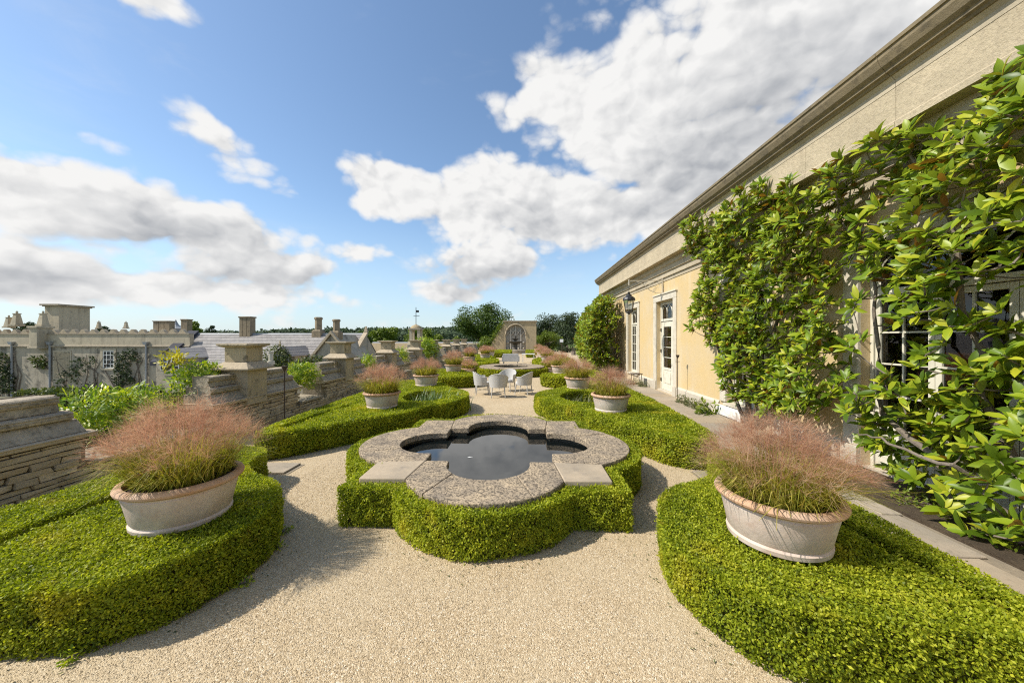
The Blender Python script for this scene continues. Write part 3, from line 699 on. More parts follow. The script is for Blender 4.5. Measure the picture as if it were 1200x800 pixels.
for nm, row in (('parapet', LEFT), ('house', RIGHT)):
    for i, (x, y) in enumerate(row):
        z = .43 if i < 8 else .47
        if 17.8 < y < 20.8: z = .002
        if 33.2 < y < 35.9: z = .002
        s = random.uniform(.94, .99)
        place(POT, (x, y, z), random.uniform(0, 6.28), 'weathered terracotta bowl planter, %s in the %s-side row towards the fountain wall' % (ORD[i], nm), 'terracotta planters along the garden', s)
        pr_ = GN[0 if nm == 'parapet' else 1] if i == 0 else (GM[i % 2] if y < 17 else GF[0])
        place(pr_, (x, y, z), random.uniform(0, 6.28), 'hazy pink flowering grass in the %s planter of the %s-side row' % (ORD[i], nm), 'pink grasses in the planters', s)
        sx, sz = random.uniform(.9, 1.06), random.uniform(.88, 1.08); gobj = last[0]; gobj.scale = (sx, sx * random.uniform(.94, 1.06), sz)

# ------------------------------------------------------------------ white wicker chairs
def chair_proto():
    r = root('wicker_chair', (0, 0, 0), 'x', 'chair'); n = 22; mb = MB()
    a0, a1 = R(-205), R(25); ring = []
    def hgt(t):                                        # top edge: high at the back, sweeping to the arms
        k = abs(t - .5) * 2; return .80 - .17 * min(1, k / .75) ** 2
    for layer, off in (('o', 0.0), ('i', -.022)):
        for i in range(n + 1):
            t = i / n; a = a0 + (a1 - a0) * t; rr = .29 + off
            for z, fl in ((.34, 0), (hgt(t), .055)):
                mb.v.append(((rr + fl) * math.cos(a), (rr + fl) * math.sin(a) * .98, z))
    m = 2 * (n + 1)
    for i in range(n):
        a = 2 * i; mb.f += [(a, a + 2, a + 3, a + 1), (m + a, m + a + 1, m + a + 3, m + a + 2), (a + 1, a + 3, m + a + 3, m + a + 1), (a, m + a, m + a + 2, a + 2)]
    mb.f += [(0, 1, m + 1, m), (2 * n, m + 2 * n, m + 2 * n + 1, 2 * n + 1)]
    part('backrest', mb, 'white_wicker', r, True)
    part('top_rail', MB().tube([((.335) * math.cos(a0 + (a1 - a0) * i / n), .33 * math.sin(a0 + (a1 - a0) * i / n), hgt(i / n)) for i in range(n + 1)], .016, 6), 'white_wicker', r, True)
    part('seat', MB().lathe([(.27, .34), (.285, .36), (.285, .42), (.27, .45), (.1, .46)], 28), 'white_wicker', r, True)
    for sx, sy in ((-1, -1), (1, -1), (-1, 1), (1, 1)):
        part('leg', MB().tube([(sx * .20, sy * .20, .36), (sx * .235, sy * .245, 0)], [.021, .014], 8), 'white_wicker', r, True)
    part('stretcher', MB().tube([(-.215, -.22, .17), (.215, .22, .17)], .009, 6).tube([(.215, -.22, .17), (-.215, .22, .17)], .009, 6), 'white_wicker', r)
    return r
CH = chair_proto()                                     # faces +Y
for (x, y, a, lb) in ((-1.45, 12.55, -78, 'white wicker armchair with its back to the parapet wall'), (-.84, 12.0, 4, 'white wicker armchair with its back to the quatrefoil pool'),
                      (-.60, 13.35, 158, 'white wicker armchair with its back to the round pool'), (.02, 12.65, 68, 'white wicker armchair with its back to the ochre house')):
    place(CH, (x, y, .002), R(a), lb, 'white wicker chairs on the gravel circle')

# ------------------------------------------------------------------ parapet wall: rubble face, stepped coping, embrasures, piers
WX = -5.78                                             # face of the rubble
wall = root('parapet_wall', (WX - .3, 16, 0), 'rubble stone parapet wall with stepped weathered coping and planted gaps', 'wall')
PER = 4.05; PIER0 = 7.42; EMB = [PIER0 + PER * (i - .5) + .05 for i in range(-1, 10)]
EMBR = [(c - .52, c + .52) for c in EMB]; EMBR[1] = (4.55, 6.35); EMBR[0] = (.9, 2.0)
Y0, Y1 = -1.0, 45.0
merl = []; p_ = Y0
for a, b in EMBR:
    merl.append((p_, a)); p_ = b
merl.append((p_, Y1))
WTOP = .70; SILL = .30
part('wall_core', MB().box(WX - .60, WX - .045, Y0, Y1, LOW, SILL - .01), 'mortar', wall)
mb = MB()
for a, b in merl: mb.box(WX - .58, WX - .04, a + .02, b - .02, SILL - .005, WTOP - .01)
part('merlon_core', mb, 'mortar', wall)
def stone_templates(k):
    T = []
    for j in range(k):
        g = np.random.default_rng(500 + j); mb = MB().box(-.5, .5, -.5, .5, -.5, .5)
        v = np.array(mb.v); v[:, 0] *= 1.0; v += g.uniform(-.13, .13, v.shape) * np.array((.8, .45, 1.0)); mb.v = [tuple(p) for p in v]
        me = mb.mesh('stone', 'rubble'); T.append((me, v)); 
    return T
ST = stone_templates(14)
STF = [(3, 2, 1, 0), (4, 5, 6, 7), (0, 1, 5, 4), (1, 2, 6, 5), (2, 3, 7, 6), (3, 0, 4, 7)]
stones = []
z = .0
while z < WTOP - .03:
    hgt = min(random.uniform(.05, .115), WTOP - .015 - z); y = 1.6 + random.uniform(0, .2)
    while y < Y1 - .1:
        ln = random.uniform(.14, .46) * (1 if y < 12 else 1.3); mid = y + ln / 2
        gap = [e for e in EMBR if y + ln > e[0] + .05 and y < e[1] - .05]
        if not (gap and z + hgt > SILL - .02):
            stones.append((WX - .03 + random.uniform(-.014, .022), mid, z + hgt / 2, .13, ln - .014, hgt - .012))
        y += ln
    z += hgt
seen = [s for s in stones if 3.6 < s[1] < 9.5 and s[2] > .12]
seen.sort(key=lambda s: (s[1]) - 3 * s[2]); near = seen[:300]; nid = set(map(id, near))
for i, s in enumerate(near):
    o = link('stone', ST[i % 14][0], wall); o.location = s[:3]; o.scale = (s[3], s[4], s[5])
V = []; rn = []
for i, s in enumerate(stones):
    if id(s) in nid: continue
    v = ST[i % 14][1] * np.array(s[3:]) + np.array(s[:3]); V += [v[list(f)] for f in STF]; rn += [random.random()] * 6
o = link('far_stones', np_mesh('far_stones', np.array(V), 4, 'rubble', rn), wall); tag(o, kind='stuff')
def cop(mb_, mat, bevel=.012):
    me_o = part('coping_slab', mb_, mat, wall, bevel=bevel, seg=2); return me_o
def jit(s=.008): return random.uniform(-s, s)
for a, b in merl:
    L = b - a; n = max(1, round(L / 1.15))
    for i in range(n):
        y0, y1 = a + L * i / n + .006, a + L * (i + 1) / n - .006
        if y1 < 1.2 or y0 > 34: 
            if y1 < 1.2: continue
        j = jit(); e0 = .02 if i == 0 else 0; e1 = .02 if i == n - 1 else 0
        cop(MB().profile([(WX + .075 + j, WTOP), (WX + .08 + j, WTOP + .055), (WX + .0, WTOP + .075), (WX - .6, WTOP + .075), (WX - .6, WTOP)], y0 - e0, y1 + e1), 'coping_pale')
        cop(MB().profile([(WX + .02, WTOP + .076), (WX - .12 + j, WTOP + .235), (WX - .55, WTOP + .235), (WX - .55, WTOP + .076)], y0 + .05, y1 - (.05 if i == n - 1 else 0)), 'coping', .006)
        cop(MB().profile([(WX - .10 + j, WTOP + .237), (WX - .075 + j, WTOP + .27), (WX - .085 + j, WTOP + .325), (WX - .13, WTOP + .35), (WX - .56, WTOP + .35), (WX - .56, WTOP + .237)], y0 + .1 * (i == 0) + .02, y1 - .1 * (i == n - 1) - .02), 'coping', .014)
        cop(MB().profile([(WX - .17, WTOP + .352), (WX - .20 + j, WTOP + .46), (WX - .175 + j, WTOP + .48), (WX - .18 + j, WTOP + .535), (WX - .22, WTOP + .56), (WX - .5, WTOP + .56), (WX - .5, WTOP + .352)], y0 + .16 * (i == 0) + .03, y1 - .16 * (i == n - 1) - .03), 'coping', .014)
for a, b in EMBR[1:]:
    n = 2 if b - a > 1.2 else 1
    for i in range(n):
        y0, y1 = a + (b - a) * i / n + .03, a + (b - a) * (i + 1) / n - .03
        cop(MB().profile([(WX + .06, SILL), (WX + .06, SILL + .05), (WX - .62, SILL + .09), (WX - .62, SILL)], y0, y1), 'coping')

def pier(i, yf):
    x0, x1 = WX - .50, WX + .06; cx = (x0 + x1) / 2; cy = yf + .27
    r = root('stone_pier', (cx, cy, WTOP - .1), 'capped square limestone pier on the parapet wall, %s towards the fountain wall' % ORD[i], 'pier', 'capped piers along the parapet')
    c = (cx, cy)
    part('base_block', MB().box(cx - .30, cx + .30, cy - .28, cy + .28, WTOP - .10, 1.33), 'pier_stone', r, bevel=.012)
    part('lower_cap', MB().frustum(c, .39, .40, 1.332, 1.365).frustum(c, (.40, .40), .245, 1.366, 1.50), 'coping_pale', r, bevel=.008)
    part('upper_block', MB().box(cx - .235, cx + .235, cy - .235, cy + .235, 1.502, 1.80), 'pier_stone', r, bevel=.01)
    part('top_cap', MB().frustum(c, .25, .33, 1.802, 1.84).box(cx - .335, cx + .335, cy - .335, cy + .335, 1.8405, 1.885), 'coping_pale', r, bevel=.008)
for i in range(8): pier(i, PIER0 + PER * i - .25)

# iron garden torches (one by the wall, one by the house door)
def torch(x, y, h, label):
    r = root('iron_torch', (x, y, 0), label, 'torch', 'iron garden torches')
    part('stake', MB().tube([(x, y, 0), (x, y, h)], .011, 8), 'iron', r)
    part('cross_bar', MB().tube([(x - .07, y, h - .16), (x + .07, y, h - .16)], .008, 6), 'iron', r)
    part('cup', MB().lathe([(.012, h - .06), (.05, h + .02), (.055, h + .05), (.045, h + .05)], 14, (x, y)), 'iron', r, True)
torch(-5.02, 7.3, 1.36, 'rusty iron torch stake standing between hedge and parapet wall')
torch(4.86, 11.3, 1.42, 'rusty iron torch stake standing beside the glazed house door')

# ------------------------------------------------------------------ the ochre house
HX, HT = 5.2, .38
YA, YB = -4.0, 22.3
house = root('ochre_house', (HX + 3, 9, 0), 'single storey ochre stucco orangery with deep limestone entablature', 'house')
OPEN = [(3.15, 5.62, 0, 3.38), (7.75, 9.2, .35, 3.38), (12.38, 13.94, 0, 3.38), (16.2, 17.65, .35, 3.38), (-2.4, .6, 0, 3.38)]
OPEN.sort()
mb = MB(); p_ = YA
for a, b, z0, z1 in OPEN:
    mb.box(HX, HX + HT, p_, a, 0, 4.1); mb.box(HX, HX + HT, a, b, z1, 4.1)
    if z0 > 0: mb.box(HX, HX + HT, a, b, 0, z0)
    p_ = b
mb.box(HX, HX + HT, p_, YB, 0, 4.1)
part('wall', mb, 'ochre_stucco', house)
part('end_wall', MB().box(HX + HT, 14, YB - .4, YB - .01, 0, 5.0), 'ochre_stucco', house)
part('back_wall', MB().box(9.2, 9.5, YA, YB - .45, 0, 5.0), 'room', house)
part('floor', MB().box(HX + HT + .01, 9.19, YA, YB - .45, .001, .02), 'brown_wood', house)
part('roof', MB().box(HX + .2, 14, YA, YB - .3, 5.05, 5.45), 'lead', house)
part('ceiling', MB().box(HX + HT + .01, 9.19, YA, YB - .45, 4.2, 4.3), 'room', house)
# plinth pieces between the openings
p_ = YA
for a, b, z0, z1 in OPEN + [(YB, YB, 0, 0)]:
    if a - .32 > p_: part('plinth', MB().profile([(HX - .055, .0), (HX - .055, .30), (HX - .01, .36), (HX + .02, .36), (HX + .02, .0)], p_, a - .32), 'plinth_stone', house)
    p_ = b + .32
# entablature, each moulding in blocks 1.6 m long with tight joints
def course(name, prof, mat, ln, y1=YB, bevel=0):
    y = YA
    while y < y1 - .1:
        e = min(y + ln, y1)
        part(name, MB().profile(prof, y + .003, e - .003), mat, house, bevel=bevel)
        y = e
course('architrave', [(HX - .02, 4.08), (HX - .03, 4.2), (HX - .075, 4.2), (HX - .08, 4.36), (HX - .13, 4.37), (HX - .14, 4.52), (HX - .20, 4.56), (HX - .22, 4.70), (HX + .2, 4.70), (HX + .2, 4.08)], 'cornice_stone', 2.4, YB + .05)
course('frieze_block', [(HX - .43, 4.702), (HX - .43, 4.78), (HX - .415, 4.80), (HX - .415, 5.22), (HX + .2, 5.22), (HX + .2, 4.702)], 'frieze_stone', 1.45, YB + .2)
course('bed_mould', [(HX - .42, 5.222), (HX - .425, 5.31), (HX - .47, 5.36), (HX + .2, 5.36), (HX + .2, 5.222)], 'cornice_stone', 2.9, YB + .24)
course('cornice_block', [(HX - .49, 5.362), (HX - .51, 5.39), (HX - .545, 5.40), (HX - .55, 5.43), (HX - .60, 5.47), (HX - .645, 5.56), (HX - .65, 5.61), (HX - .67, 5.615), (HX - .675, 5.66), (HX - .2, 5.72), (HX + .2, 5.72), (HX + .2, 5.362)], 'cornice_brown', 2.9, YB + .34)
# architraves and joinery
def architrave(a, b, z1, z0=0, parent=None):
    w = .26
    for y0, y1 in ((a - w, a), (b, b + w)):
        part('architrave_jamb', MB().box(HX - .05, HX + .06, y0 + .001, y1 - .001, .34 if z0 == 0 else .37, z1), 'stone_paint', parent, bevel=.01)
    part('architrave_head', MB().box(HX - .05, HX + .06, a - w, b + w, z1 + .002, z1 + .22).box(HX - .085, HX + .02, a - w - .03, b + w + .03, z1 + .222, z1 + .275), 'stone_paint', parent, bevel=.01)
    if z0 == 0:
        for y0, y1 in ((a - w - .02, a - .002), (b + .002, b + w + .02)):
            part('plinth_block', MB().box(HX - .075, HX + .05, y0, y1, .0, .338), 'plinth_stone', parent, bevel=.008)
def glazed(a, b, z0, z1, cols, rows, xf, parent, st=.075, bot=.12, name='leaf', panel=0.0, mat='cream_paint', bar=.024):
    """glazed frame between a..b; panel = height of a solid bottom panel"""
    mb = MB(); X0, X1 = xf, xf + .05
    mb.box(X0, X1, a, a + st, z0, z1); mb.box(X0, X1, b - st, b, z0, z1)
    mb.box(X0, X1, a + st, b - st, z0, z0 + bot); mb.box(X0, X1, a + st, b - st, z1 - st, z1)
    zb = z0 + bot
    if panel:
        mb.box(X0 + .015, X1 - .015, a + st, b - st, z0 + bot, z0 + bot + panel); mb.box(X0, X1, a + st, b - st, z0 + bot + panel, z0 + bot + panel + .09); zb = z0 + bot + panel + .09
        mb.box(X0 - .004, X0 + .012, a + st + .06, b - st - .06, z0 + bot + .06, z0 + bot + panel - .06)
    lf = part(name, mb, mat, parent, bevel=.006, seg=1)
    ya, yb, zt = a + st, b - st, z1 - st
    for i in range(1, cols):
        y = ya + (yb - ya) * i / cols; part('glazing_bar', MB().box(X0 + .008, X1 - .008, y - bar / 2, y + bar / 2, zb, zt), mat, lf)
    for j in range(1, rows):
        z = zb + (zt - zb) * j / rows; part('glazing_bar', MB().box(X0 + .006, X1 - .006, ya, yb, z - bar / 2, z + bar / 2), mat, lf)
    for i in range(cols):
        for j in range(rows):
            y0 = ya + (yb - ya) * i / cols; y1 = ya + (yb - ya) * (i + 1) / cols; q0 = zb + (zt - zb) * j / rows; q1 = zb + (zt - zb) * (j + 1) / rows
            part('pane', MB().add([(X0 + .03, y0, q0), (X0 + .03, y1, q0), (X0 + .03, y1, q1), (X0 + .03, y0, q1)], [(0, 3, 2, 1)]), 'window_glass', lf)
    return lf
def gothic(a, b, z0, z1, n, xf, parent):
    """fixed light with n pointed arches"""
    X0, X1 = xf, xf + .05; mb = MB(); st = .06
    mb.box(X0, X1, a, a + st, z0, z1).box(X0, X1, b - st, b, z0, z1).box(X0, X1, a + st, b - st, z1 - st, z1).box(X0 - .03, X1 + .02, a, b, z0 - .09, z0)
    fr = part('transom_light', mb, 'cream_paint', parent, bevel=.005, seg=1)
    ya, yb = a + st, b - st; w = (yb - ya) / n; H_ = z1 - st - z0; sp = H_ * .45
    for i in range(n):
        c = ya + w * (i + .5); pts = []
        for s in (-1, 1):
            arc = [(c + s * (w / 2) - s * w * (1 - math.cos(t)), z0 + sp + w * math.sin(t) * min(1, (H_ - sp - .03) / (w * .87))) for t in [R(60) * q / 6 for q in range(7)]]
            line = [(X0 + .02, arc[0][0], z0)] + [(X0 + .02, y, z) for y, z in arc]
            part('tracery_bar', MB().tube(line, .013, 4), 'cream_paint', fr)
    part('pane', MB().add([(X0 + .03, ya, z0), (X0 + .03, yb, z0), (X0 + .03, yb, z1 - st), (X0 + .03, ya, z1 - st)], [(0, 3, 2, 1)]), 'window_glass', fr)
def reveal(a, b, z0, z1, parent, nm):
    mb = MB(); X0, X1 = HX + .14, HX + .20
    mb.box(X0, X1, a + .001, a + .05, z0, z1 - .001).box(X0, X1, b - .05, b - .001, z0, z1 - .001).box(X0, X1, a + .05, b - .05, z1 - .05, z1 - .001)
    return part(nm, mb, 'cream_paint', parent)
a, b = 12.38, 13.94
dr = part('door', MB().box(HX + .02, HX + .30, a, b, .002, .05), 'plinth_stone', house)
architrave(a, b, 3.38, 0, dr); reveal(a, b, .05, 3.38, dr, 'door_frame'); gothic(a + .06, b - .06, 2.72, 3.32, 3, HX + .15, dr)
lf = glazed(12.78, 13.88, .055, 2.62, 1, 4, HX + .15, dr, .2, .2, 'leaf', .55)
for hz in (.35, 1.45, 2.25): part('hinge', MB().box(HX + .12, HX + .15, 13.84, 13.90, hz, hz + .12), 'black_metal', lf)
part('handle', MB().tube([(HX + .15, 12.88, 1.05), (HX + .09, 12.88, 1.05), (HX + .09, 12.98, 1.05)], .01, 6), 'black_metal', lf)
part('blind', MB().box(HX + .26, HX + .27, 12.95, 13.7, .85, 2.5), 'blind_brown', lf)
for (a, b) in ((7.75, 9.2), (16.2, 17.65)):
    wd = part('window', MB().box(HX - .08, HX + .30, a - .05, b + .05, .30, .352), 'plinth_stone', house)
    architrave(a, b, 3.38, .35, wd); reveal(a, b, .353, 3.38, wd, 'window_frame'); gothic(a + .06, b - .06, 2.72, 3.32, 3, HX + .15, wd)
    if a < 10: part('apron_panel', MB().box(HX - .13, HX - .09, b - .75, b + .26, .0, .29).box(HX - .16, HX - .131, b - .65, b + .16, .05, .24), 'white_paint', wd, bevel=.008)
    m_ = (a + b) / 2
    glazed(a + .055, m_ - .003, .36, 2.62, 2, 5, HX + .15, wd, .06, .12, 'casement'); glazed(m_ + .003, b - .055, .36, 2.62, 2, 5, HX + .15, wd, .06, .12, 'casement')
for (a, b) in ((3.15, 5.62), (-2.4, .6)):
    dr = part('door', MB().box(HX + .02, HX + .30, a, b, .002, .05), 'plinth_stone', house)
    architrave(a, b, 3.38, 0, dr); reveal(a, b, .05, 3.38, dr, 'door_frame'); gothic(a + .06, b - .06, 2.72, 3.32, 5, HX + .15, dr)
    w = (b - a - .12) / 3
    for i in range(3): glazed(a + .06 + w * i + .003, a + .06 + w * (i + 1) - .003, .055, 2.62, 2, 4, HX + .15, dr, .075, .2, 'leaf', .35)
# a lamp with a plain orange shade stands just inside the near glazed doors
lp = root('table_lamp', (6.0, 5.05, .02), 'orange fabric lamp shade behind the near glazed doors', 'lamp')
part('base', MB().lathe([(.14, .02), (.14, .05), (.03, .1), (.03, 1.45)], 16, (6.0, 5.05)), 'black_metal', lp, True)
part('shade', MB().lathe([(.22, 1.42), (.16, 1.80), (.02, 1.80)], 20, (6.0, 5.05)), 'flag_orange', lp)
# lantern on a scrolled iron bracket
LB = 13.25; LZ = 4.05
br = root('lantern_bracket', (HX - .02, LB, LZ - .45), 'pale scrolled iron bracket fixed above the glazed door', 'bracket')
part('wall_bar', MB().box(HX - .075, HX - .035, LB - .02, LB + .02, LZ - .52, LZ + .14), 'stone_paint', br)
part('arm', MB().box(HX - 1.28, HX - .076, LB - .014, LB + .014, LZ + .06, LZ + .085).box(HX - 1.30, HX - 1.265, LB - .014, LB + .014, LZ - .10, LZ + .13), 'stone_paint', br)
part('brace', MB().tube([(HX - .08, LB, LZ - .36), (HX - .30, LB, LZ - .38), (HX - .52, LB, LZ - .28), (HX - .75, LB, LZ - .06), (HX - 1.0, LB, LZ + .04)], .014, 6), 'stone_paint', br)
for cx_, cz_, r_ in ((-.22, -.12, .13), (-.46, -.08, .10), (-.66, -.01, .065), (-.34, -.27, .07)):
    sp = [(HX + cx_ + r_ * (1 - t / 26) * math.cos(t * .55), LB, LZ + cz_ + r_ * (1 - t / 26) * math.sin(t * .55)) for t in range(22)]
    part('scroll', MB().tube(sp, .008, 5), 'stone_paint', br)
lx, lz = HX - 1.28, LZ - .12
ln_ = root('lantern', (lx, LB, lz - 1.0), 'black glazed lantern hanging from the scrolled bracket', 'lantern')
part('chain', MB().tube([(lx, LB, lz), (lx, LB, lz - .32)], .01, 6), 'black_metal', ln_)
part('crown', MB().lathe([(.02, lz - .22), (.05, lz - .24), (.04, lz - .30), (.09, lz - .32), (.10, lz - .37)], 12, (lx, LB)), 'black_metal', ln_, True)
part('hood', MB().lathe([(.10, lz - .37), (.20, lz - .44), (.23, lz - .50), (.23, lz - .54), (.2, lz - .54)], 12, (lx, LB)), 'black_metal', ln_)
part('glass', MB().lathe([(.185, lz - .54), (.12, lz - .95), (.11, lz - .95)], 6, (lx, LB)), 'window_glass', ln_)
for k in range(6):
    a = k * math.pi / 3; part('glazing_bar', MB().tube([(lx + .195 * math.cos(a), LB + .195 * math.sin(a), lz - .54), (lx + .127 * math.cos(a), LB + .127 * math.sin(a), lz - .96)], .009, 4), 'black_metal', ln_)
part('base', MB().lathe([(.13, lz - .955), (.135, lz - .98), (.05, lz - 1.02), (.02, lz - 1.06)], 12, (lx, LB)), 'black_metal', ln_)
# boot scraper / flower trough on the sill, small folding metal table by the window
tb = root('folding_table', (4.75, 15.0, 0), 'small rusty metal plant stand against the ochre wall', 'plant stand')
part('top', MB().box(4.55, 4.95, 14.8, 15.2, .50, .52), 'iron', tb)
for sx, sy in ((-1, -1), (1, -1), (-1, 1), (1, 1)): part('leg', MB().tube([(4.75 + sx * .18, 15 + sy * .18, .0), (4.75 + sx * .15, 15 + sy * .15, .5)], .012, 6), 'iron', tb)

# ------------------------------------------------------------------ magnolias trained on the house wall
def mag_leaf_mesh():
    """one long leathery leaf along +Y, folded a little along the midrib, tip curling down"""
    st = [(0, .0, 0), (.18, .30, .01), (.45, .5, .0), (.75, .36, -.04), (1.0, .0, -.13)]
    mb = MB(); L_, R_, C_ = [], [], []
    for t, w, z in st:
        C_.append(len(mb.v)); mb.v.append((0, t, z))
        if w > 0:
            L_.append(len(mb.v)); mb.v.append((-w * .42, t, z + w * .10)); R_.append(len(mb.v)); mb.v.append((w * .42, t, z + w * .10))
    mb.f += [(C_[0], C_[1], L_[0]), (C_[0], R_[0], C_[1])]
    for i in range(2): mb.f += [(C_[i + 1], C_[i + 2], L_[i + 1], L_[i]), (C_[i + 1], R_[i], R_[i + 1], C_[i + 2])]
    mb.f += [(C_[3], C_[4], L_[2]), (C_[3], R_[2], C_[4])]
    me = mb.mesh('leaf', 'magnolia_leaf', True); return me, np.array(mb.v), mb.f
ML, MLV, MLF = mag_leaf_mesh()
def place_mesh_copies(name, VV, FF, mats, mat, rnd, parent):
    """join many transformed copies of a small mesh: mats (n,4,4)"""
    n, k = len(mats), len(VV); H1 = np.concatenate([VV, np.ones((k, 1))], 1)
    P = np.einsum('nij,kj->nki', mats, H1)[:, :, :3].reshape(-1, 3)
    me = bpy.data.meshes.new(name); tri = [f for f in FF]
    lens = np.array([len(f) for f in tri], np.int32); flat = np.concatenate([np.array(f, np.int32) for f in tri])
    loops = (flat[None] + (np.arange(n, dtype=np.int32) * k)[:, None]).reshape(-1)
    starts1 = np.concatenate([[0], np.cumsum(lens)[:-1]]); starts = (starts1[None] + (np.arange(n) * lens.sum())[:, None]).reshape(-1).astype(np.int32)
    me.vertices.add(n * k); me.vertices.foreach_set('co', P.astype(np.float32).reshape(-1)); me.loops.add(len(loops)); me.loops.foreach_set('vertex_index', loops)
    me.polygons.add(n * len(tri)); me.polygons.foreach_set('loop_start', starts)
    try: me.polygons.foreach_set('loop_total', np.tile(lens, n))
    except Exception: pass
    a = me.attributes.new('rnd', 'FLOAT', 'FACE'); a.data.foreach_set('value', np.repeat(np.asarray(rnd, np.float32), len(tri)))
    me.polygons.foreach_set('use_smooth', np.ones(n * len(tri), bool))
    me.materials.append(MATS[mat]); me.update(calc_edges=True); return link(name, me, parent)
def frame(d, nrm):
    d = unit(d); x = unit(np.cross(d, nrm)); z = np.cross(x, d); return x, d, z
def whorl(c, axis, n, L, Wd, g):
    """a rosette of n leaves round a shoot tip"""
    M = []; ax = unit(axis[None])[0]; t1 = unit(np.cross(ax, g.normal(0, 1, 3))[None])[0]; t2 = np.cross(ax, t1)
    for i in range(n):
        a = i * 2.4 + g.normal(0, .25); rad = t1 * math.cos(a) + t2 * math.sin(a); up = g.uniform(.15, 1.3)
        d = unit((rad + ax * up)[None])[0]; nn = unit((ax - rad * up * .6)[None])[0] + g.normal(0, .18, 3)
        x, dd, z = frame(d, nn); l = L * g.uniform(.65, 1.15); w = l * g.uniform(.8, 1.05) * Wd
        m = np.eye(4); m[:3, 0] = x * w; m[:3, 1] = dd * l; m[:3, 2] = z * l; m[:3, 3] = c + ax * g.uniform(-.06, .0)
        M.append(m)
    return M
def magnolia(name, label, polys, count, nleaf, L, trunks, g, depth, parts300=True, holes=(), cluster=None, group='magnolias trained on the house'):
    """polys: outlines on the wall plane in (Y, Z); depth(y, z) -> how far out from the wall"""
    rt = root(name, trunks[0][0], label, 'magnolia', group)
    pts = []
    a = np.concatenate([np.array(p) for p in polys]); lo, hi = a.min(0), a.max(0); tries = 0
    cell = {}; dmin = .15
    while len(pts) < count and tries < count * 60:
        tries += 1; y, z = g.uniform(lo[0], hi[0]), g.uniform(lo[1], hi[1])
        if not any(inside(p, np.array([y]), np.array([z]))[0] for p in polys): continue
        if any(inside(p, np.array([y]), np.array([z]))[0] for p in holes) and g.random() > .08: continue
        if cluster is not None and vnoise(np.array([[y, z, 1.0]]), cluster[0], cluster[1])[0] < cluster[2]: continue
        D = depth(y, z); x = HX - .10 - D * (1 - g.random() ** 1.6 * .85)
        k = (int(x / dmin), int(y / dmin), int(z / dmin))
        if cell.get(k, 0) >= 1: continue
        cell[k] = 1; pts.append((x, y, z))
    P = np.array(pts)
    # woody frame
    mb = MB(); seg = []
    for tr in trunks:
        q = [Vector(p) for p in tr]; n = len(q); r0 = tr_r.get(id(tr), .05)
        path = []
        for i in range(n - 1):
            for t in range(4):
                w = q[i].lerp(q[i + 1], t / 4); path.append(w + Vector(g.normal(0, .025, 3)))
        path.append(q[-1]); mb.tube(path, [max(.008, r0 * (1 - .8 * i / len(path))) for i in range(len(path))], 7); seg += [np.array(p) for p in path]
    part('trunk', mb, 'bark', rt, True)
    S = np.array(seg); mb = MB()
    M = []; 
    order = np.argsort(P[:, 2]); nodes = list(S)
    for i in order:
        c = P[i]; arr = np.array(nodes); dd = np.linalg.norm((arr - c) * np.array((1, 1, 1.25)), axis=1) + np.where(arr[:, 2] > c[2] + .05, .35, 0); j = int(np.argmin(dd)); b = arr[j]
        mid = (b + c) / 2 + np.array((.03, 0, -.06)) * min(1, dd[j]); mb.tube([b, mid, c], [.011, .008, .005], 4, False); nodes.append(c); nodes.append(mid)
        ax = np.array((-.7 + g.normal(0, .25), g.normal(0, .4), .75 + g.normal(0, .3)))
        M += whorl(c, ax, max(4, int(nleaf + g.integers(-2, 3))), L, .42 / .42 * .9, g)
    o = part('branches', mb, 'bark', rt, True); tag(o, kind='stuff')
    M = np.array(M); rn = g.random(len(M))
    if parts300:
        dist = np.linalg.norm(M[:, :3, 3] - np.array((0, 0, 2.)), axis=1) + .3 * (M[:, 0, 3] - 4.0) + np.where(M[:, 1, 3] < 3.0, 5, 0); idx = np.argsort(dist); sel = idx[:300]; rest = idx[300:]
        for i in sel:
            o = link('leaf', ML, rt); o.matrix_basis = Matrix([list(map(float, r)) for r in M[i]])
        M, rn = M[rest], rn[rest]
    o = place_mesh_copies('foliage', MLV, MLF, M, 'magnolia_leaf', rn, rt); tag(o, kind='stuff')
    return rt
tr_r = {}
def wp(pxs, X): return [gx(px, py, X) for px, py in pxs]
g1 = np.random.default_rng(31)
m1 = wp([(806, 272), (815, 255), (840, 246), (866, 236), (894, 212), (930, 214), (970, 198), (1000, 186), (996, 225), (985, 260), (978, 300), (966, 345), (985, 380), (972, 430), (985, 462), (955, 484), (905, 490), (868, 470), (848, 446), (842, 415), (812, 372), (810, 346), (832, 318), (812, 298)], 4.72)
t1 = [(5.0, 8.0, .03), (4.95, 7.95, 1.0), (4.9, 8.1, 2.2), (4.95, 8.3, 3.3)]; t2 = [(5.0, 7.95, .05), (4.9, 7.4, .9), (4.85, 7.0, 2.0), (4.85, 6.7, 3.4), (4.8, 6.1, 4.2)]; t3 = [(5.0, 8.05, .05), (4.95, 8.8, 1.2), (4.9, 9.4, 2.4), (4.9, 9.9, 3.1)]
for t, r_ in ((t1, .07), (t2, .055), (t3, .045)): tr_r[id(t)] = r_
magnolia('wall_magnolia', 'dense glossy magnolia trained on the wall between the lantern door and near glazed doors', [m1], 1050, 9, .185, [t1, t2, t3], g1, lambda y, z: .55 + .15 * math.sin(y * 3 + z * 2))
g2 = np.random.default_rng(37)
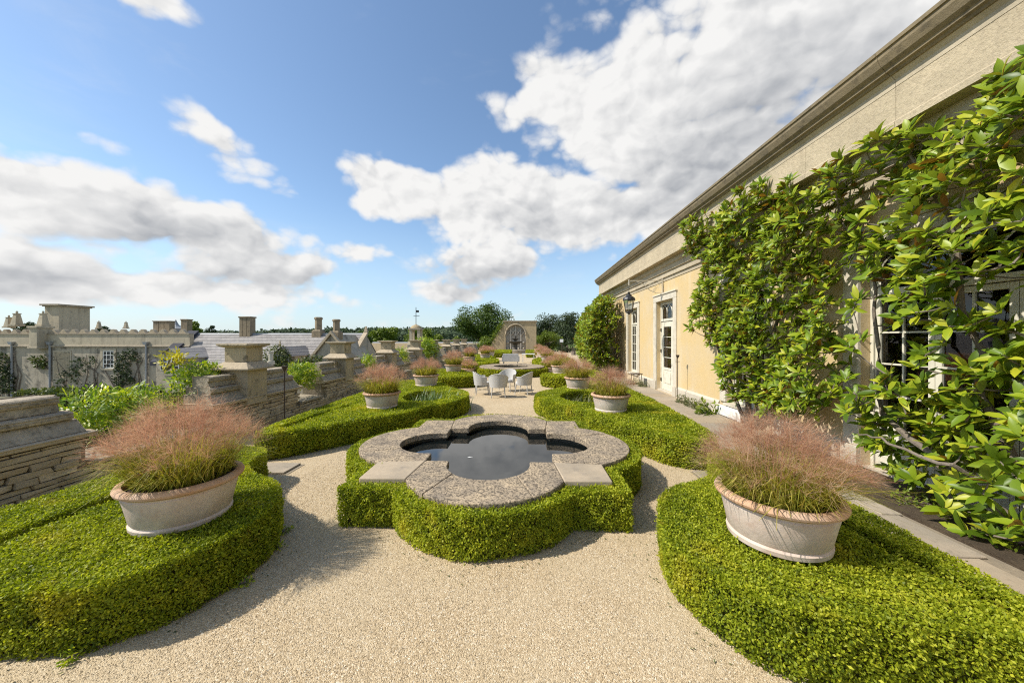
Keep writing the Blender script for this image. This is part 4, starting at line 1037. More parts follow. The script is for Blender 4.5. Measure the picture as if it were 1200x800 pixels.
m2 = wp([(985, 205), (1010, 166), (1050, 152), (1080, 146), (1130, 110), (1165, 88), (1200, 60), (1262, 10), (1262, 300), (1262, 640), (1200, 636), (1150, 625), (1090, 600), (1040, 560), (1012, 520), (1004, 480), (1012, 440), (1022, 400), (1004, 372), (1012, 330), (985, 300), (978, 260)], 4.6)
h1 = wp([(1018, 320), (1030, 345), (1100, 385), (1130, 390), (1130, 410), (1060, 438), (1024, 440)], 4.6)
h2 = wp([(1075, 490), (1180, 470), (1190, 560), (1090, 560)], 4.6); h3 = wp([(1160, 350), (1200, 330), (1240, 420), (1190, 440)], 4.6)
h4 = wp([(960, 235), (1010, 215), (1030, 235), (975, 268)], 4.6)
u1 = [(5.0, 3.55, .03), (4.9, 3.6, .6), (4.85, 3.9, 1.4), (4.9, 4.1, 2.3), (4.9, 4.2, 3.4), (4.85, 4.6, 4.3)]; u2 = [(5.0, 3.5, .05), (4.75, 3.3, .7), (4.8, 3.2, 1.8), (4.85, 3.1, 3.0), (4.8, 2.9, 4.3)]
u3 = [(5.0, 3.6, .10), (4.7, 4.1, .55), (4.75, 4.8, 1.0), (4.85, 5.0, 1.9), (4.9, 5.1, 2.9), (4.85, 5.6, 3.9)]; u4 = [(4.9, 3.6, .5), (4.55, 3.9, .62), (4.5, 4.5, .75), (4.5, 4.9, .7)]
for t, r_ in ((u1, .06), (u2, .055), (u3, .045), (u4, .03)): tr_r[id(t)] = r_
magnolia('wall_magnolia', 'loose open branched magnolia trained across the near glazed doors', [m2], 400, 9, .205, [u1, u2, u3, u4], g2, lambda y, z: .62 + .2 * math.sin(y * 2.3 + z * 1.7), holes=[h1, h3, h4])
g3 = np.random.default_rng(41)
m3 = [(18.1, .3), (17.9, 1.5), (17.9, 3.0), (18.3, 3.9), (19.4, 4.35), (20.6, 4.2), (21.6, 3.8), (22.3, 3.0), (22.5, 1.8), (22.4, .3)]
v1 = [(4.9, 20.2, .03), (4.8, 20.2, 1.5), (4.7, 20.1, 3.6)]; v2 = [(4.9, 20.2, .1), (4.6, 21, 1.3), (4.4, 21.5, 2.6)]; v3 = [(4.9, 20.2, .1), (4.6, 19.3, 1.3), (4.4, 18.8, 2.6)]
for t in (v1, v2, v3): tr_r[id(t)] = .08
magnolia('wall_magnolia', 'dense rounded magnolia bush at the far corner of the ochre house', [m3], 1600, 9, .21, [v1, v2, v3], g3, lambda y, z: 1.85 * max(.3, 1 - ((z - 2.0) / 3.2) ** 2), parts300=False)

# low planting along the house wall
def leafy(name, c, rad, n, L, mat, label, cat='plant', group=None, zc=None, flat=1.0):
    rt = root(name, (c[0], c[1], c[2]), label, cat, group)
    d = unit(rng.normal(0, 1, (n, 3))); r_ = rng.random((n, 1)) ** .4
    P = np.array(c) + d * r_ * np.array(rad); P[:, 2] = np.maximum(P[:, 2], c[2] + .01) if zc is None else P[:, 2]
    P += d * (vnoise(P, 3.0 / max(rad), 3)[:, None] * .25 * np.array(rad))
    if zc is None: P[:, 2] = np.maximum(P[:, 2], c[2] + .01)
    N = unit(d + np.array((0, 0, .5)))
    o = link('leaves', np_mesh('leaves', leaf_quads(P, N, L, L * .45, .6, .6), 4, mat, rng.random(n)), rt); tag(o, kind='stuff')
    mb = MB()
    for _ in range(6):
        q = P[rng.integers(n)]; mb.tube([(c[0], c[1], c[2]), tuple((np.array(c) + q) / 2 + (0, 0, .02)), tuple(q)], [.008, .006, .003], 4, False)
    part('stems', mb, 'bark', rt); return rt
for i, (y, s) in enumerate(((11.0, .22), (10.45, .25), (9.9, .22), (14.6, .2), (15.4, .25))):
    leafy('border_plant', (4.88, y, .03), (.2, s * 1.2, .26), 420, .055, 'border_leaf', 'dry grey green cushion plant at the foot of the ochre wall', 'plant', 'cushion plants along the house')
leafy('seedling_shrub', (4.75, 9.35, .03), (.22, .25, .38), 120, .14, 'tree_leaf_bright', 'young bright green shrub at the foot of the pale plinth')
for i in range(5):
    leafy('ivy_patch', (4.75 + .1 * (i % 2), 2.7 + .42 * i, .03), (.32, .28, .12), 240, .05, 'tree_leaf_bright', 'low ivy spreading on the soil under the open magnolia', 'ivy', 'ivy on the border soil')
for (x, y) in ((-2.32, 3.3), (-2.27, 2.8), (-2.8, 2.1), (-2.45, 3.58)):
    leafy('weed', (x, y, .004), (.06, .06, .07), 60, .032, 'wisteria_leaf', 'small green weed sprouting from gravel at the hedge foot', 'weed', 'weeds at the hedge foot')
def litter():
    Q = []
    for ring in (BED1, BED1R, HP, BED2, BED2R):
        r_ = np.array(ring); e = np.roll(r_, -1, 0) - r_; ln = np.linalg.norm(e, axis=1); m = int(ln.sum() * 16); i = rng.choice(len(r_), m, p=ln / ln.sum())
        nn = np.stack([e[i][:, 1], -e[i][:, 0]], 1) / ln[i][:, None] * (1 if area(ring) > 0 else -1); p2 = r_[i] + e[i] * rng.random((m, 1)) + nn * (np.abs(rng.normal(0, .10, (m, 1))) + .02)
        Q.append(leaf_quads(np.stack([p2[:, 0], p2[:, 1], np.full(m, .008)], 1), np.tile((0., 0., 1.), (m, 1)), .022, .013, .2, .08))
    Q = np.concatenate(Q); o = link('leaf_litter', np_mesh('leaf_litter', Q, 4, 'border_leaf', rng.random(len(Q)))); tag(o, 'dry fallen box leaves littering the gravel along the hedge feet', 'leaf litter', kind='stuff')
litter()
hs = part('garden_hose', MB().tube([(4.36, 2.2, .05), (4.36, 2.7, .05), (4.32, 2.95, .06), (4.31, 3.02, .06)], [.028, .028, .03, .02], 10), 'hose_black', None, True); tag(hs, 'black hose end lying on the border soil', 'hose')

# ------------------------------------------------------------------ climbers spilling over the parapet
def climber(c, rad, n, L, label, mats=('wisteria_leaf',), group='wisteria climbing over the parapet'):
    rt = root('wisteria', (c[0], c[1], c[2] - rad[2]), label, 'climber', group)
    d = unit(rng.normal(0, 1, (n, 3))); P = np.array(c) + d * (rng.random((n, 1)) ** .45) * np.array(rad); P += vnoise(P, 2.5, 5)[:, None] * .12
    keep = rng.random(n) < .5 + .5 * (vnoise(P, 5, 6) > -.1); P = P[keep]; d = d[keep]
    N = unit(d * .6 + np.array((.2, -.1, .75)))
    # pinnate look: leaflets in short rows
    Q = [];
    base = leaf_quads(P, N, L, L * .4, .45, .5); dirv = base[:, 2] - base[:, 0]; sid = unit(np.cross(dirv, N))
    for k in range(3):
        off = dirv * (k * .55); t = base + off[:, None]; Q.append(t + (sid * L * .25)[:, None] * (1 if k % 2 else -1))
    Q = np.concatenate(Q)
    o = link('leaves', np_mesh('leaves', Q, 4, mats[0], np.tile(rng.random(len(P)), 3)), rt); tag(o, kind='stuff')
    mb = MB()
    for _ in range(9):
        q = P[rng.integers(len(P))]; mb.tube([(c[0] - .1, c[1], c[2] - rad[2]), tuple((np.array(c) + q) / 2), tuple(q)], [.014, .01, .004], 5, False)
    part('stems', mb, 'bark', rt); return rt
climber((-6.6, 5.75, .86), (.55, 1.25, .38), 1500, .085, 'bright green wisteria filling the wide gap of the parapet')
climber((-6.5, 7.05, 1.22), (.35, .75, .26), 650, .085, 'yellow green wisteria behind the first capped pier')
climber((-6.8, 6.6, 1.5), (.12, .3, .14), 80, .08, 'yellow autumn wisteria sprig above the parapet', ('yellow_leaf',))
climber((-6.1, 9.5, .95), (.36, .55, .36), 700, .085, 'green wisteria in the gap between first and second piers')
climber((-6.2, 13.55, .95), (.36, .5, .36), 420, .1, 'green wisteria in the gap between second and third piers')
climber((-6.2, 17.6, 1.1), (.36, .5, .45), 380, .12, 'green wisteria in the gap between third and fourth piers')
climber((-6.2, 22.5, 1.25), (.6, 2.2, .75), 1300, .16, 'large bushy wisteria beyond the fourth pier')

# clipped yew below the parapet in the court
for i, (x0, x1, y0, y1, zt) in enumerate(((-19, -14.2, 12.6, 13.6, -.02), (-13.2, -11.2, 12.4, 14.4, -.10))):
    hedge('yew_hedge', [(x0, y0), (x1, y0), (x1, y1), (x0, y1)], [], zt - LOW, .10, ('long' if i == 0 else 'square') + ' dark clipped yew hedge in the court below the parapet', 'clipped yews in the court', mat='ivy_leaf', z0=LOW, seed=60 + i, cover=1.8)

# ------------------------------------------------------------------ courtyard range with scalloped parapet
CY = 32.0
def FX(px): return gy(px, 400, CY)[0]
def FZ(py): return gy(300, py, CY)[1]
cr = root('courtyard_house', (-38, CY, LOW), 'long pale stone courtyard range with scalloped parapet and creeper', 'house')
XL, XR = -62.0, FX(223)
part('wall', MB().box(XL, XR, CY, CY + 7, LOW, FZ(406) - .05), 'house_stone', cr)
part('string_course', MB().profile([(CY - .14, FZ(406) - .05), (CY - .16, FZ(406) + .05), (CY - .05, FZ(406) + .12), (CY + .3, FZ(406) + .12), (CY + .3, FZ(406) - .05)], XL, XR, 'x'), 'coping', cr)
part('parapet', MB().box(XL, XR, CY - .03, CY + .35, FZ(406) + .121, FZ(391.5)), 'house_ashlar', cr)
part('parapet_moulding', MB().box(XL, XR, CY - .10, CY + .36, FZ(391.5) + .001, FZ(391.5) + .07), 'coping', cr)
z0 = FZ(391.5) + .072; n = int((XR - XL) / .96)
for i in range(n):                                     # each scallop a stone of its own
    x0 = XL + i * .96; pts = [(x0 + .01, z0), (x0 + .95, z0)] + [(x0 + .95 - .94 * t / 12, z0 + .20 + .20 * math.cos(2 * math.pi * (t / 12 - .5)) ) for t in range(13)]
    mb = MB(); m = len(pts); mb.v = [(x, CY - .02, z) for x, z in pts] + [(x, CY + .3, z) for x, z in pts]
    mb.f = [tuple(range(m)), tuple(range(2 * m - 1, m - 1, -1))] + [(i2, m + i2, m + (i2 + 1) % m, (i2 + 1) % m) for i2 in range(m)]
    if x0 > FX(-40): part('scallop', mb, 'coping_pale', cr)
# projecting pier with finial, further finials
def finial(px, py0, py1, Y, nm='finial'):
    x, z0_ = gy(px, py0, Y); _, z1_ = gy(px, py1, Y); h_ = z1_ - z0_; w = h_ * .19
    return MB().frustum((x, Y + .3), w * 1.25, w * 1.25, z0_, z0_ + h_ * .12).frustum((x, Y + .3), w, w * .55, z0_ + h_ * .121, z0_ + h_ * .78).frustum((x, Y + .3), w * .7, w * .7, z0_ + h_ * .781, z0_ + h_ * .84).lathe([(w * .22, z0_ + h_ * .84), (w * .34, z0_ + h_ * .9), (w * .2, z0_ + h_)], 8, (x, Y + .3))
x0, x1 = gy(34, 400, CY - .75)[0], gy(43.3, 400, CY - .75)[0]
part('pier_block', MB().box(x0, x1, CY - .75, CY + .4, FZ(406.5), FZ(384.5)).box(x0 - .12, x1 + .12, CY - .85, CY + .45, FZ(384.4), FZ(382)).box(x0 - .1, x1 + .1, CY - .83, CY - .05, FZ(406.4) - .16, FZ(406.4)), 'house_ashlar', cr, bevel=.02)
for px, b_, t_ in ((45.5, 382, 364), (14.5, 382, 364), (5, 384, 369), (112, 385, 375.5), (144, 385, 376)):
    part('finial', finial(px, b_, t_, CY + (0 if px < 50 else 5)), 'house_ashlar', cr, bevel=.01)
xa, xb = gy(52.5, 380, CY + 1.5)[0], gy(69, 380, CY + 1.5)[0]
part('tower', MB().box(xa, xb, CY + 1.5, CY + 4.0, FZ(392), gy(70, 359, CY + 1.5)[1]), 'house_ashlar', cr)
zt = gy(70, 359, CY + 1.5)[1]
part('tower_cap', MB().box(xa - .12, xb + .12, CY + 1.38, CY + 4.12, zt + .001, zt + .09).box(xa - .24, xb + .24, CY + 1.26, CY + 4.24, zt + .091, zt + .24), 'coping', cr)
for px in (16, 60.5, 173):                             # rainwater pipes with hopper heads
    x = FX(px); pipe = part('drainpipe', MB().tube([(x, CY - .12, LOW + .02), (x, CY - .12, FZ(404))], .085, 8), 'lead', cr, True)
    part('hopper', MB().frustum((x, CY - .16), (.14, .1), (.24, .14), FZ(404), FZ(400.5)), 'lead', pipe)
# blocked opening, sash window with its margin
part('blind_window', MB().box(FX(62.5), FX(84), CY - .035, CY + .1, FZ(446), FZ(411)), 'house_ashlar', cr)
part('blind_panel', MB().box(FX(64.5), FX(82), CY - .06, CY - .036, FZ(444), FZ(412.5)), 'pier_stone', cr)
def sash(x0, x1, z0, z1, Y, parent, cols=3, rows=4):
    f = part('window', MB().box(x0 - .22, x0, Y - .05, Y + .05, z0 - .15, z1 + .2).box(x1, x1 + .22, Y - .05, Y + .05, z0 - .15, z1 + .2).box(x0, x1, Y - .05, Y + .05, z1, z1 + .2).box(x0, x1, Y - .09, Y + .05, z0 - .15, z0), 'house_ashlar', parent)
    mb = MB().box(x0, x0 + .09, Y - .03, Y, z0, z1).box(x1 - .09, x1, Y - .03, Y, z0, z1).box(x0, x1, Y - .031, Y - .001, z1 - .09, z1 + .001).box(x0, x1, Y - .031, Y - .001, z0, z0 + .1)
    for i in range(1, cols): x = x0 + (x1 - x0) * i / cols; mb.box(x - .025, x + .025, Y - .028, Y - .002, z0, z1)
    for j in range(1, rows): z = z0 + (z1 - z0) * j / rows; mb.box(x0, x1, Y - .0275, Y - .0025, z - .025, z + .025)
    part('sash', mb, 'white_paint', f); part('pane', MB().box(x0 + .001, x1 - .001, Y - .012, Y - .004, z0 + .001, z1 - .001), 'black_metal', f)
sash(FX(121), FX(134), FZ(432), FZ(411), CY - .005, cr)
# creeper on the old masonry, patchy
def creeper(poly_px, n, label, Y=CY, mat='ivy_leaf', L=.22):
    poly = [gy(px, py, Y) for px, py in poly_px]; a = np.array(poly); lo, hi = a.min(0), a.max(0)
    X = rng.uniform(lo[0], hi[0], n); Z = rng.uniform(lo[1], hi[1], n); k = inside(poly, X, Z); X, Z = X[k], Z[k]
    P = np.stack([X, np.full(len(X), Y - .08) - rng.random(len(X)) * .25, Z], 1); k = vnoise(P, 1.1, 8) > -.12; P = P[k]
    rt = root('creeper', (float(a[:, 0].mean()), Y - .1, float(lo[1])), label, 'creeper', 'creepers on the courtyard range')
    o = link('leaves', np_mesh('leaves', leaf_quads(P, np.tile((0., -1., .3), (len(P), 1)), L, L * .6), 4, mat, rng.random(len(P)) * .8), rt); tag(o, kind='stuff')
    mb = MB()
    for _ in range(6):
        x = rng.uniform(lo[0], hi[0]); mb.tube([(x, Y - .06, lo[1]), (x + rng.normal(0, .5), Y - .06, (lo[1] + hi[1]) / 2), (x + rng.normal(0, .8), Y - .06, hi[1] - .3)], [.05, .035, .015], 5, False)
    part('stems', mb, 'bark', rt)
creeper([(0, 412), (16, 408), (22, 430), (18, 470), (0, 470)], 1300, 'dark creeper left of the first drainpipe on the courtyard range', mat='tree_leaf_dark')
creeper([(85, 425), (100, 412), (115, 420), (114, 455), (60, 462), (70, 445)], 900, 'thin creeper below the blind window on the courtyard range', mat='tree_leaf_dark')
creeper([(140, 412), (160, 408), (168, 425), (170, 445), (140, 455), (135, 440)], 1300, 'creeper beside the sash window on the courtyard range', mat='tree_leaf_dark')
creeper([(40, 418), (58, 416), (58, 432), (44, 430)], 260, 'small creeper tuft beside the second drainpipe', mat='ivy_leaf')

# ------------------------------------------------------------------ slate roofed house with chimneys
RYr, RYe = 33.5, 30.0
xl, xr = gy(223, 391, RYr)[0], gy(429, 391, RYr)[0]; zr = gy(300, 391.5, RYr)[1]; ze = gy(300, 428, RYe)[1]
sh = root('slate_house', (-23, RYe, LOW), 'long slate roofed stone house with ridge chimneys and dormers', 'house')
part('wall', MB().box(xl + .1, xr - .1, RYe + .25, 2 * RYr - RYe - .25, LOW, ze + .05), 'house_stone', sh)
nc = 20; mb = MB()                                     # slate courses, each lapping the one below
for sgn in (1, -1):
    for i in range(nc):
        t0, t1 = i / nc, (i + 1.15) / nc
        ya, yb = (RYe + (RYr - RYe) * t0, RYe + (RYr - RYe) * min(1, t1)); za, zb = ze + (zr - ze) * t0, ze + (zr - ze) * min(1, t1)
        if sgn < 0: ya, yb = 2 * RYr - ya, 2 * RYr - yb
        mb.add([(xl, ya, za + .05), (xr, ya, za + .05), (xr, yb, zb), (xl, yb, zb), (xl, ya, za), (xr, ya, za)], [(0, 1, 2, 3), (4, 5, 1, 0)])
part('slates', mb, 'slate', sh)
part('ridge', MB().profile([(RYr - .14, zr - .04), (RYr, zr + .1), (RYr + .14, zr - .04)], xl, xr, 'x'), 'lead', sh)
part('gable_wall', MB().add([(xr - .35, RYe + .25, ze), (xr - .35, 2 * RYr - RYe - .25, ze), (xr - .35, RYr, zr - .05), (xr - .01, RYe + .25, ze), (xr - .01, 2 * RYr - RYe - .25, ze), (xr - .01, RYr, zr - .05)], [(0, 2, 1), (3, 4, 5), (0, 1, 4, 3), (1, 2, 5, 4), (2, 0, 3, 5)]), 'house_stone', sh)
for xx, m_, up in ((xr, 'coping_pale', .22), (xl + .35, 'dark_verge', .30)):
    ww = .2 if m_ != 'dark_verge' else .5
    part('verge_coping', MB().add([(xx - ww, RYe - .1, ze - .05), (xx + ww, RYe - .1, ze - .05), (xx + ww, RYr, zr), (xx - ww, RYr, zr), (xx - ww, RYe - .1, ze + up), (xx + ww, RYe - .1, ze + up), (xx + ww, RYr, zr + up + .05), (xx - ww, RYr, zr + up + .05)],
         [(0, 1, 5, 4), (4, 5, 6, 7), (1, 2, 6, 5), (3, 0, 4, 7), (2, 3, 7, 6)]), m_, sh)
part('gable_finial', MB().frustum((xr, RYr), .16, .05, zr + .2, zr + .75), 'coping_pale', sh)
# cross gable with its own stack
gxp = gy(390, 400, 29.0)[0]; gz = gy(390, 392, 29.0)[1]; gw = 1.75
part('cross_gable', MB().add([(gxp - gw, 28.8, gz - 2.2), (gxp + gw, 28.8, gz - 2.2), (gxp, 28.8, gz), (gxp - gw, 33, gz - 2.2), (gxp + gw, 33, gz - 2.2), (gxp, 33, gz)], [(0, 1, 2), (5, 4, 3), (1, 4, 5, 2), (0, 2, 5, 3)]).box(gxp - gw, gxp + gw, 28.8, 31, LOW, gz - 2.2), 'house_stone', sh)
for s in (-1, 1):
    part('gable_coping', MB().add([(gxp + s * (gw + .15), 28.62, gz - 2.3), (gxp + s * (gw + .15), 28.95, gz - 2.3), (gxp, 28.95, gz + .05), (gxp, 28.62, gz + .05), (gxp + s * (gw + .15), 28.62, gz - 2.02), (gxp + s * (gw + .15), 28.95, gz - 2.02), (gxp, 28.95, gz + .32), (gxp, 28.62, gz + .32)], [(0, 1, 2, 3), (4, 7, 6, 5), (0, 3, 7, 4), (1, 5, 6, 2), (0, 4, 5, 1), (2, 6, 7, 3)]), 'coping_pale', sh)
def stack(px0, px1, pyt, pyb, Y, parent, label=None, group=None, octo=True, pots=0):
    x0, zt_ = gy(px0, pyt, Y); x1, zb_ = gy(px1, pyb, Y); cx_ = (x0 + x1) / 2; w = (x1 - x0) / 2; h_ = zt_ - zb_
    mb = MB()
    if octo == 'wide':
        k = 3
        for i in range(k): mb.frustum((x0 + (x1 - x0) * (i + .5) / k, Y), ((x1 - x0) / k * .46, .35), ((x1 - x0) / k * .46, .35), zb_ - .6, zt_ - h_ * .08)
        mb.box(x0 - .04, x1 + .04, Y - .42, Y + .42, zt_ - h_ * .079, zt_)
    else:
        mb.frustum((cx_, Y), w * 1.2, w * 1.2, zb_ - .4, zb_ + h_ * .16).frustum((cx_, Y), w * 1.2, w * .86, zb_ + h_ * .161, zb_ + h_ * .24)
        mb.lathe([(w * .9, zb_ + h_ * .2), (w * .88, zb_ + h_ * .84), (w * 1.08, zb_ + h_ * .87), (w * 1.08, zb_ + h_ * .95), (w * .85, zt_)], 8, (cx_, Y))
    return part('chimney', mb, 'chimney_stone', parent, bevel=.015)
stack(283.5, 296.5, 371, 391, RYr, sh, octo='wide'); stack(369, 377.5, 371.5, 391, RYr, sh); stack(390, 398.5, 374, 392, 29.6, sh)
# left dormer with paired casements, ivy clad dormer
def dormer(px, pyr, pye, hw, Y, parent, glazed_=True):
    x, z1_ = gy(px, pyr, Y); _, z0_ = gy(px, pye, Y); zg = z0_ + (z1_ - z0_) * .45
    d_ = part('dormer', MB().add([(x - hw, Y, z0_ - .9), (x + hw, Y, z0_ - .9), (x + hw, Y, zg), (x, Y, z1_ - .05), (x - hw, Y, zg), (x - hw, Y + 3, z0_ - .9), (x + hw, Y + 3, z0_ - .9), (x + hw, Y + 3, zg), (x, Y + 3, z1_ - .05), (x - hw, Y + 3, zg)], [(0, 1, 2, 3, 4), (1, 6, 7, 2), (0, 4, 9, 5)]), 'house_stone', parent)
    part('dormer_roof', MB().add([(x - hw - .15, Y - .12, zg - .1), (x, Y - .12, z1_), (x + hw + .15, Y - .12, zg - .1), (x - hw - .15, Y + 3.2, zg - .1), (x, Y + 3.2, z1_), (x + hw + .15, Y + 3.2, zg - .1)], [(0, 1, 4, 3), (1, 2, 5, 4)]), 'slate', d_)
    for s in (-1, 1):
        c = x + s * hw * .42
        part('casement', MB().box(c - .32, c + .32, Y - .04, Y - .002, z0_ - .45, zg - .02), 'white_paint', d_)
        for i in range(2):
            for j in range(3): part('pane', MB().box(c - .27 + .28 * i, c - .02 + .28 * i, Y - .047, Y - .041, z0_ - .40 + (zg - z0_ + .36) * j / 3, z0_ - .40 + (zg - z0_ + .36) * (j + .85) / 3), 'black_metal', d_)
    return x, z0_, z1_
dormer(199, 408, 427, 1.15, 28.6, sh)
dx, d0, d1 = dormer(330, 406, 424, .7, 28.6, sh)
part('gable_finial', MB().frustum((dx, 28.4), .08, .03, d1, d1 + .5), 'coping_pale', sh)
leafy('ivy_mass', (dx - .1, 28.2, d0 - .4), (1.5, .6, 1.75), 1900, .22, 'ivy_leaf', 'rounded ivy mass clothing the dormer on the slate roof', 'ivy', zc=1)
leafy('ivy_mass', (gy(362, 425, 27.5)[0], 27.5, gy(362, 425, 27.5)[1] - .4), (1.6, .7, 1.0), 1500, .22, 'ivy_leaf', 'ivy mass between the dormer and the cross gable', 'ivy', zc=1)
fx_, fz_ = gy(317.5, 425, 20); 
fl = root('lead_flue', (fx_, 20, LOW), 'pale metal flue pipe rising behind the parapet', 'flue')
part('pipe', MB().tube([(fx_, 20, LOW), (fx_, 20, gy(317, 413, 20)[1])], .12, 10), 'stone_paint', fl, True); part('cowl', MB().tube([(fx_, 20, gy(317, 413, 20)[1]), (fx_, 20, gy(317, 411.5, 20)[1])], .16, 10), 'stone_paint', fl)
part('base_band', MB().tube([(fx_, 20, fz_ - .1), (fx_, 20, fz_ + .1)], .2, 10), 'stone_paint', fl)

# more roofs beyond: wide stack, lead ogee turret, single stack
far_r = root('rear_range', (-33, 44, LOW), 'rear range of the house showing a wide stack and leaded turret', 'house')
part('wall', MB().box(-60, gy(222, 388, 44)[0], 42, 48, LOW, gy(200, 389, 42)[1]), 'house_stone', far_r)
stack(182.5, 202, 376, 388, 43, far_r, octo='wide'); stack(215, 222.5, 374, 389, 42, far_r, octo='wide')
tx = gy(206, 380, 45)[0]
part('turret', MB().lathe([(1.05, gy(206, 389, 45)[1]), (1.05, gy(206, 385.5, 45)[1]), (1.12, gy(206, 385, 45)[1]), (.65, gy(206, 383, 45)[1]), (.32, gy(206, 380.5, 45)[1]), (.16, gy(206, 377.5, 45)[1]), (.03, gy(206, 374.5, 45)[1])], 8, (tx, 45)), 'lead', far_r)

# stable range with cupola and weather vane
SY = 52
stb = root('stable_range', (-19, SY, LOW), 'low golden stone stable range with tiled roof behind the parapet', 'building')
a0, a1 = gy(425, 405, SY)[0], gy(585, 405, SY)[0]
part('wall', MB().box(a0, a1, SY + .3, SY + 7, LOW, gy(450, 412, SY)[1]), 'far_stone', stb)
zr2 = gy(450, 401.5, SY + 3.5)[1]; ze2 = gy(450, 413, SY)[1]; mb = MB()
for i in range(12):
    t0, t1 = i / 12, (i + 1.1) / 12
    mb.add([(a0, SY + 3.5 * t0, ze2 + (zr2 - ze2) * t0 + .06), (a1, SY + 3.5 * t0, ze2 + (zr2 - ze2) * t0 + .06), (a1, SY + 3.5 * min(1, t1), ze2 + (zr2 - ze2) * min(1, t1)), (a0, SY + 3.5 * min(1, t1), ze2 + (zr2 - ze2) * min(1, t1)), (a0, SY + 3.5 * t0, ze2 + (zr2 - ze2) * t0), (a1, SY + 3.5 * t0, ze2 + (zr2 - ze2) * t0)], [(0, 1, 2, 3), (4, 5, 1, 0)])
mb.add([(a0, SY + 3.5, zr2), (a1, SY + 3.5, zr2), (a1, SY + 7.2, ze2), (a0, SY + 7.2, ze2)], [(0, 1, 2, 3)])
part('roof_tiles', mb, 'tile_roof', stb)
part('ridge', MB().profile([(SY + 3.3, zr2 - .05), (SY + 3.5, zr2 + .12), (SY + 3.7, zr2 - .05)], a0, a1, 'x'), 'lead', stb)
gl = root('glasshouse', (gy(432, 415, 40)[0], 40, LOW), 'small lean to glasshouse roof with pale glazing bars', 'glasshouse')
g0, g1_ = gy(424, 415, 40)[0], gy(440, 415, 40)[0]; gzt, gzb = gy(430, 411.5, 40)[1], gy(430, 418, 38)[1]
part('wall', MB().box(g0, g1_, 38, 40, LOW, gzb - .02), 'house_stone', gl)
part('glass_roof', MB().add([(g0, 38, gzb), (g1_, 38, gzb), (g1_, 40, gzt), (g0, 40, gzt)], [(0, 1, 2, 3)]), 'pale_sign', gl)
for i in range(6):
    t = i / 5; part('glazing_bar', MB().box(g0, g1_, 38 + 2 * t - .05, 38 + 2 * t + .05, gzb + (gzt - gzb) * t + .02, gzb + (gzt - gzb) * t + .06), 'lead', gl)
CYp = 50.0; cxp = gy(487.5, 390, CYp)[0]; cz = lambda py: gy(487, py, CYp)[1]
cu = root('cupola', (cxp, CYp, LOW), 'open stone cupola with columns and weather vane on the stable roof', 'cupola')
part('base', MB().frustum((cxp, CYp), .95, .95, LOW, cz(404)).frustum((cxp, CYp), 1.0, .85, cz(404) + .001, cz(400)), 'house_ashlar', cu)
for sx, sy in ((-1, -1), (1, -1), (-1, 1), (1, 1)):
    part('column', MB().box(cxp + sx * .55 - .17, cxp + sx * .55 + .17, CYp + sy * .55 - .17, CYp + sy * .55 + .17, cz(400), cz(386.5)), 'house_ashlar', cu)
part('entablature', MB().box(cxp - .85, cxp + .85, CYp - .85, CYp + .85, cz(386.5) + .001, cz(384.5)), 'coping', cu)
part('dome', MB().lathe([(.80, cz(384.5)), (.72, cz(383)), (.45, cz(381.2)), (.12, cz(380.3)), (.06, cz(379.5))], 12, (cxp, CYp)), 'tile_roof', cu, True)
part('vane_rod', MB().tube([(cxp, CYp, cz(380)), (cxp, CYp, cz(360))], .045, 6), 'black_metal', cu)
part('vane', MB().box(cxp + .05, cxp + .42, CYp - .02, CYp + .02, cz(366), cz(363.5)).box(cxp - .35, cxp + .5, CYp - .02, CYp + .02, cz(370.5), cz(370)), 'black_metal', cu)

# ------------------------------------------------------------------ fountain wall with blind tracery arch
FY = 48.5
fX0, fX1 = gy(590.5, 395, FY)[0], gy(628.5, 395, FY)[0]; fZ = gy(610, 377, FY)[1]
ac = gy(604.3, 395, FY)[0]; aw = 1.38; zs = gy(608, 392, FY)[1]
fw = root('fountain_wall', ((fX0 + fX1) / 2, FY, 0), 'tall golden stone wall with pointed blind tracery arch above the fountain', 'wall')
arch = [(ac - aw, .35), (ac + aw, .35)] + [(ac + aw * math.cos(R(90) * t / 10), zs + 1.42 * math.sin(R(90) * t / 10)) for t in range(11)] + [(ac - aw * math.cos(R(90) * (10 - t) / 10), zs + 1.42 * math.sin(R(90) * (10 - t) / 10)) for t in range(1, 11)]
outl = [(fX0, .0), (fX1, .0), (fX1, fZ), (fX0, fZ)]
tri = tessellate_polygon([[Vector((x, z, 0)) for x, z in outl], [Vector((x, z, 0)) for x, z in arch]])
allp = outl + arch; mb = MB(); nP = len(allp)
mb.v = [(x, FY, z) for x, z in allp] + [(x, FY + .45, z) for x, z in allp]; mb.f = [t for t in tri] + [tuple(i + nP for i in t[::-1]) for t in tri]
mb.f += [(0, 1, nP + 1, nP), (1, 2, nP + 2, nP + 1), (2, 3, nP + 3, nP + 2), (3, 0, nP, nP + 3)]
for i in range(len(arch)):
    j = (i + 1) % len(arch); mb.f.append((4 + i, 4 + j, nP + 4 + j, nP + 4 + i))
part('wall_face', mb, 'far_stone', fw)
part('recess', MB().box(ac - aw - .1, ac + aw + .1, FY + .452, FY + .7, .1, zs + 1.6), 'tracery_stone', fw)
part('coping', MB().box(fX0 - .12, fX1 + .12, FY - .14, FY + .6, fZ + .002, fZ + .16), 'coping', fw)
part('hood_mould', MB().tube([(x, FY - .05, z) for x, z in arch[2:]], .09, 6), 'coping_pale', fw)
for k in range(-1, 2):
    part('mullion', MB().box(ac + k * .7 - .07, ac + k * .7 + .07, FY + .15, FY + .40, .35, zs + (1.25 if k == 0 else .8)), 'tracery_stone', fw)
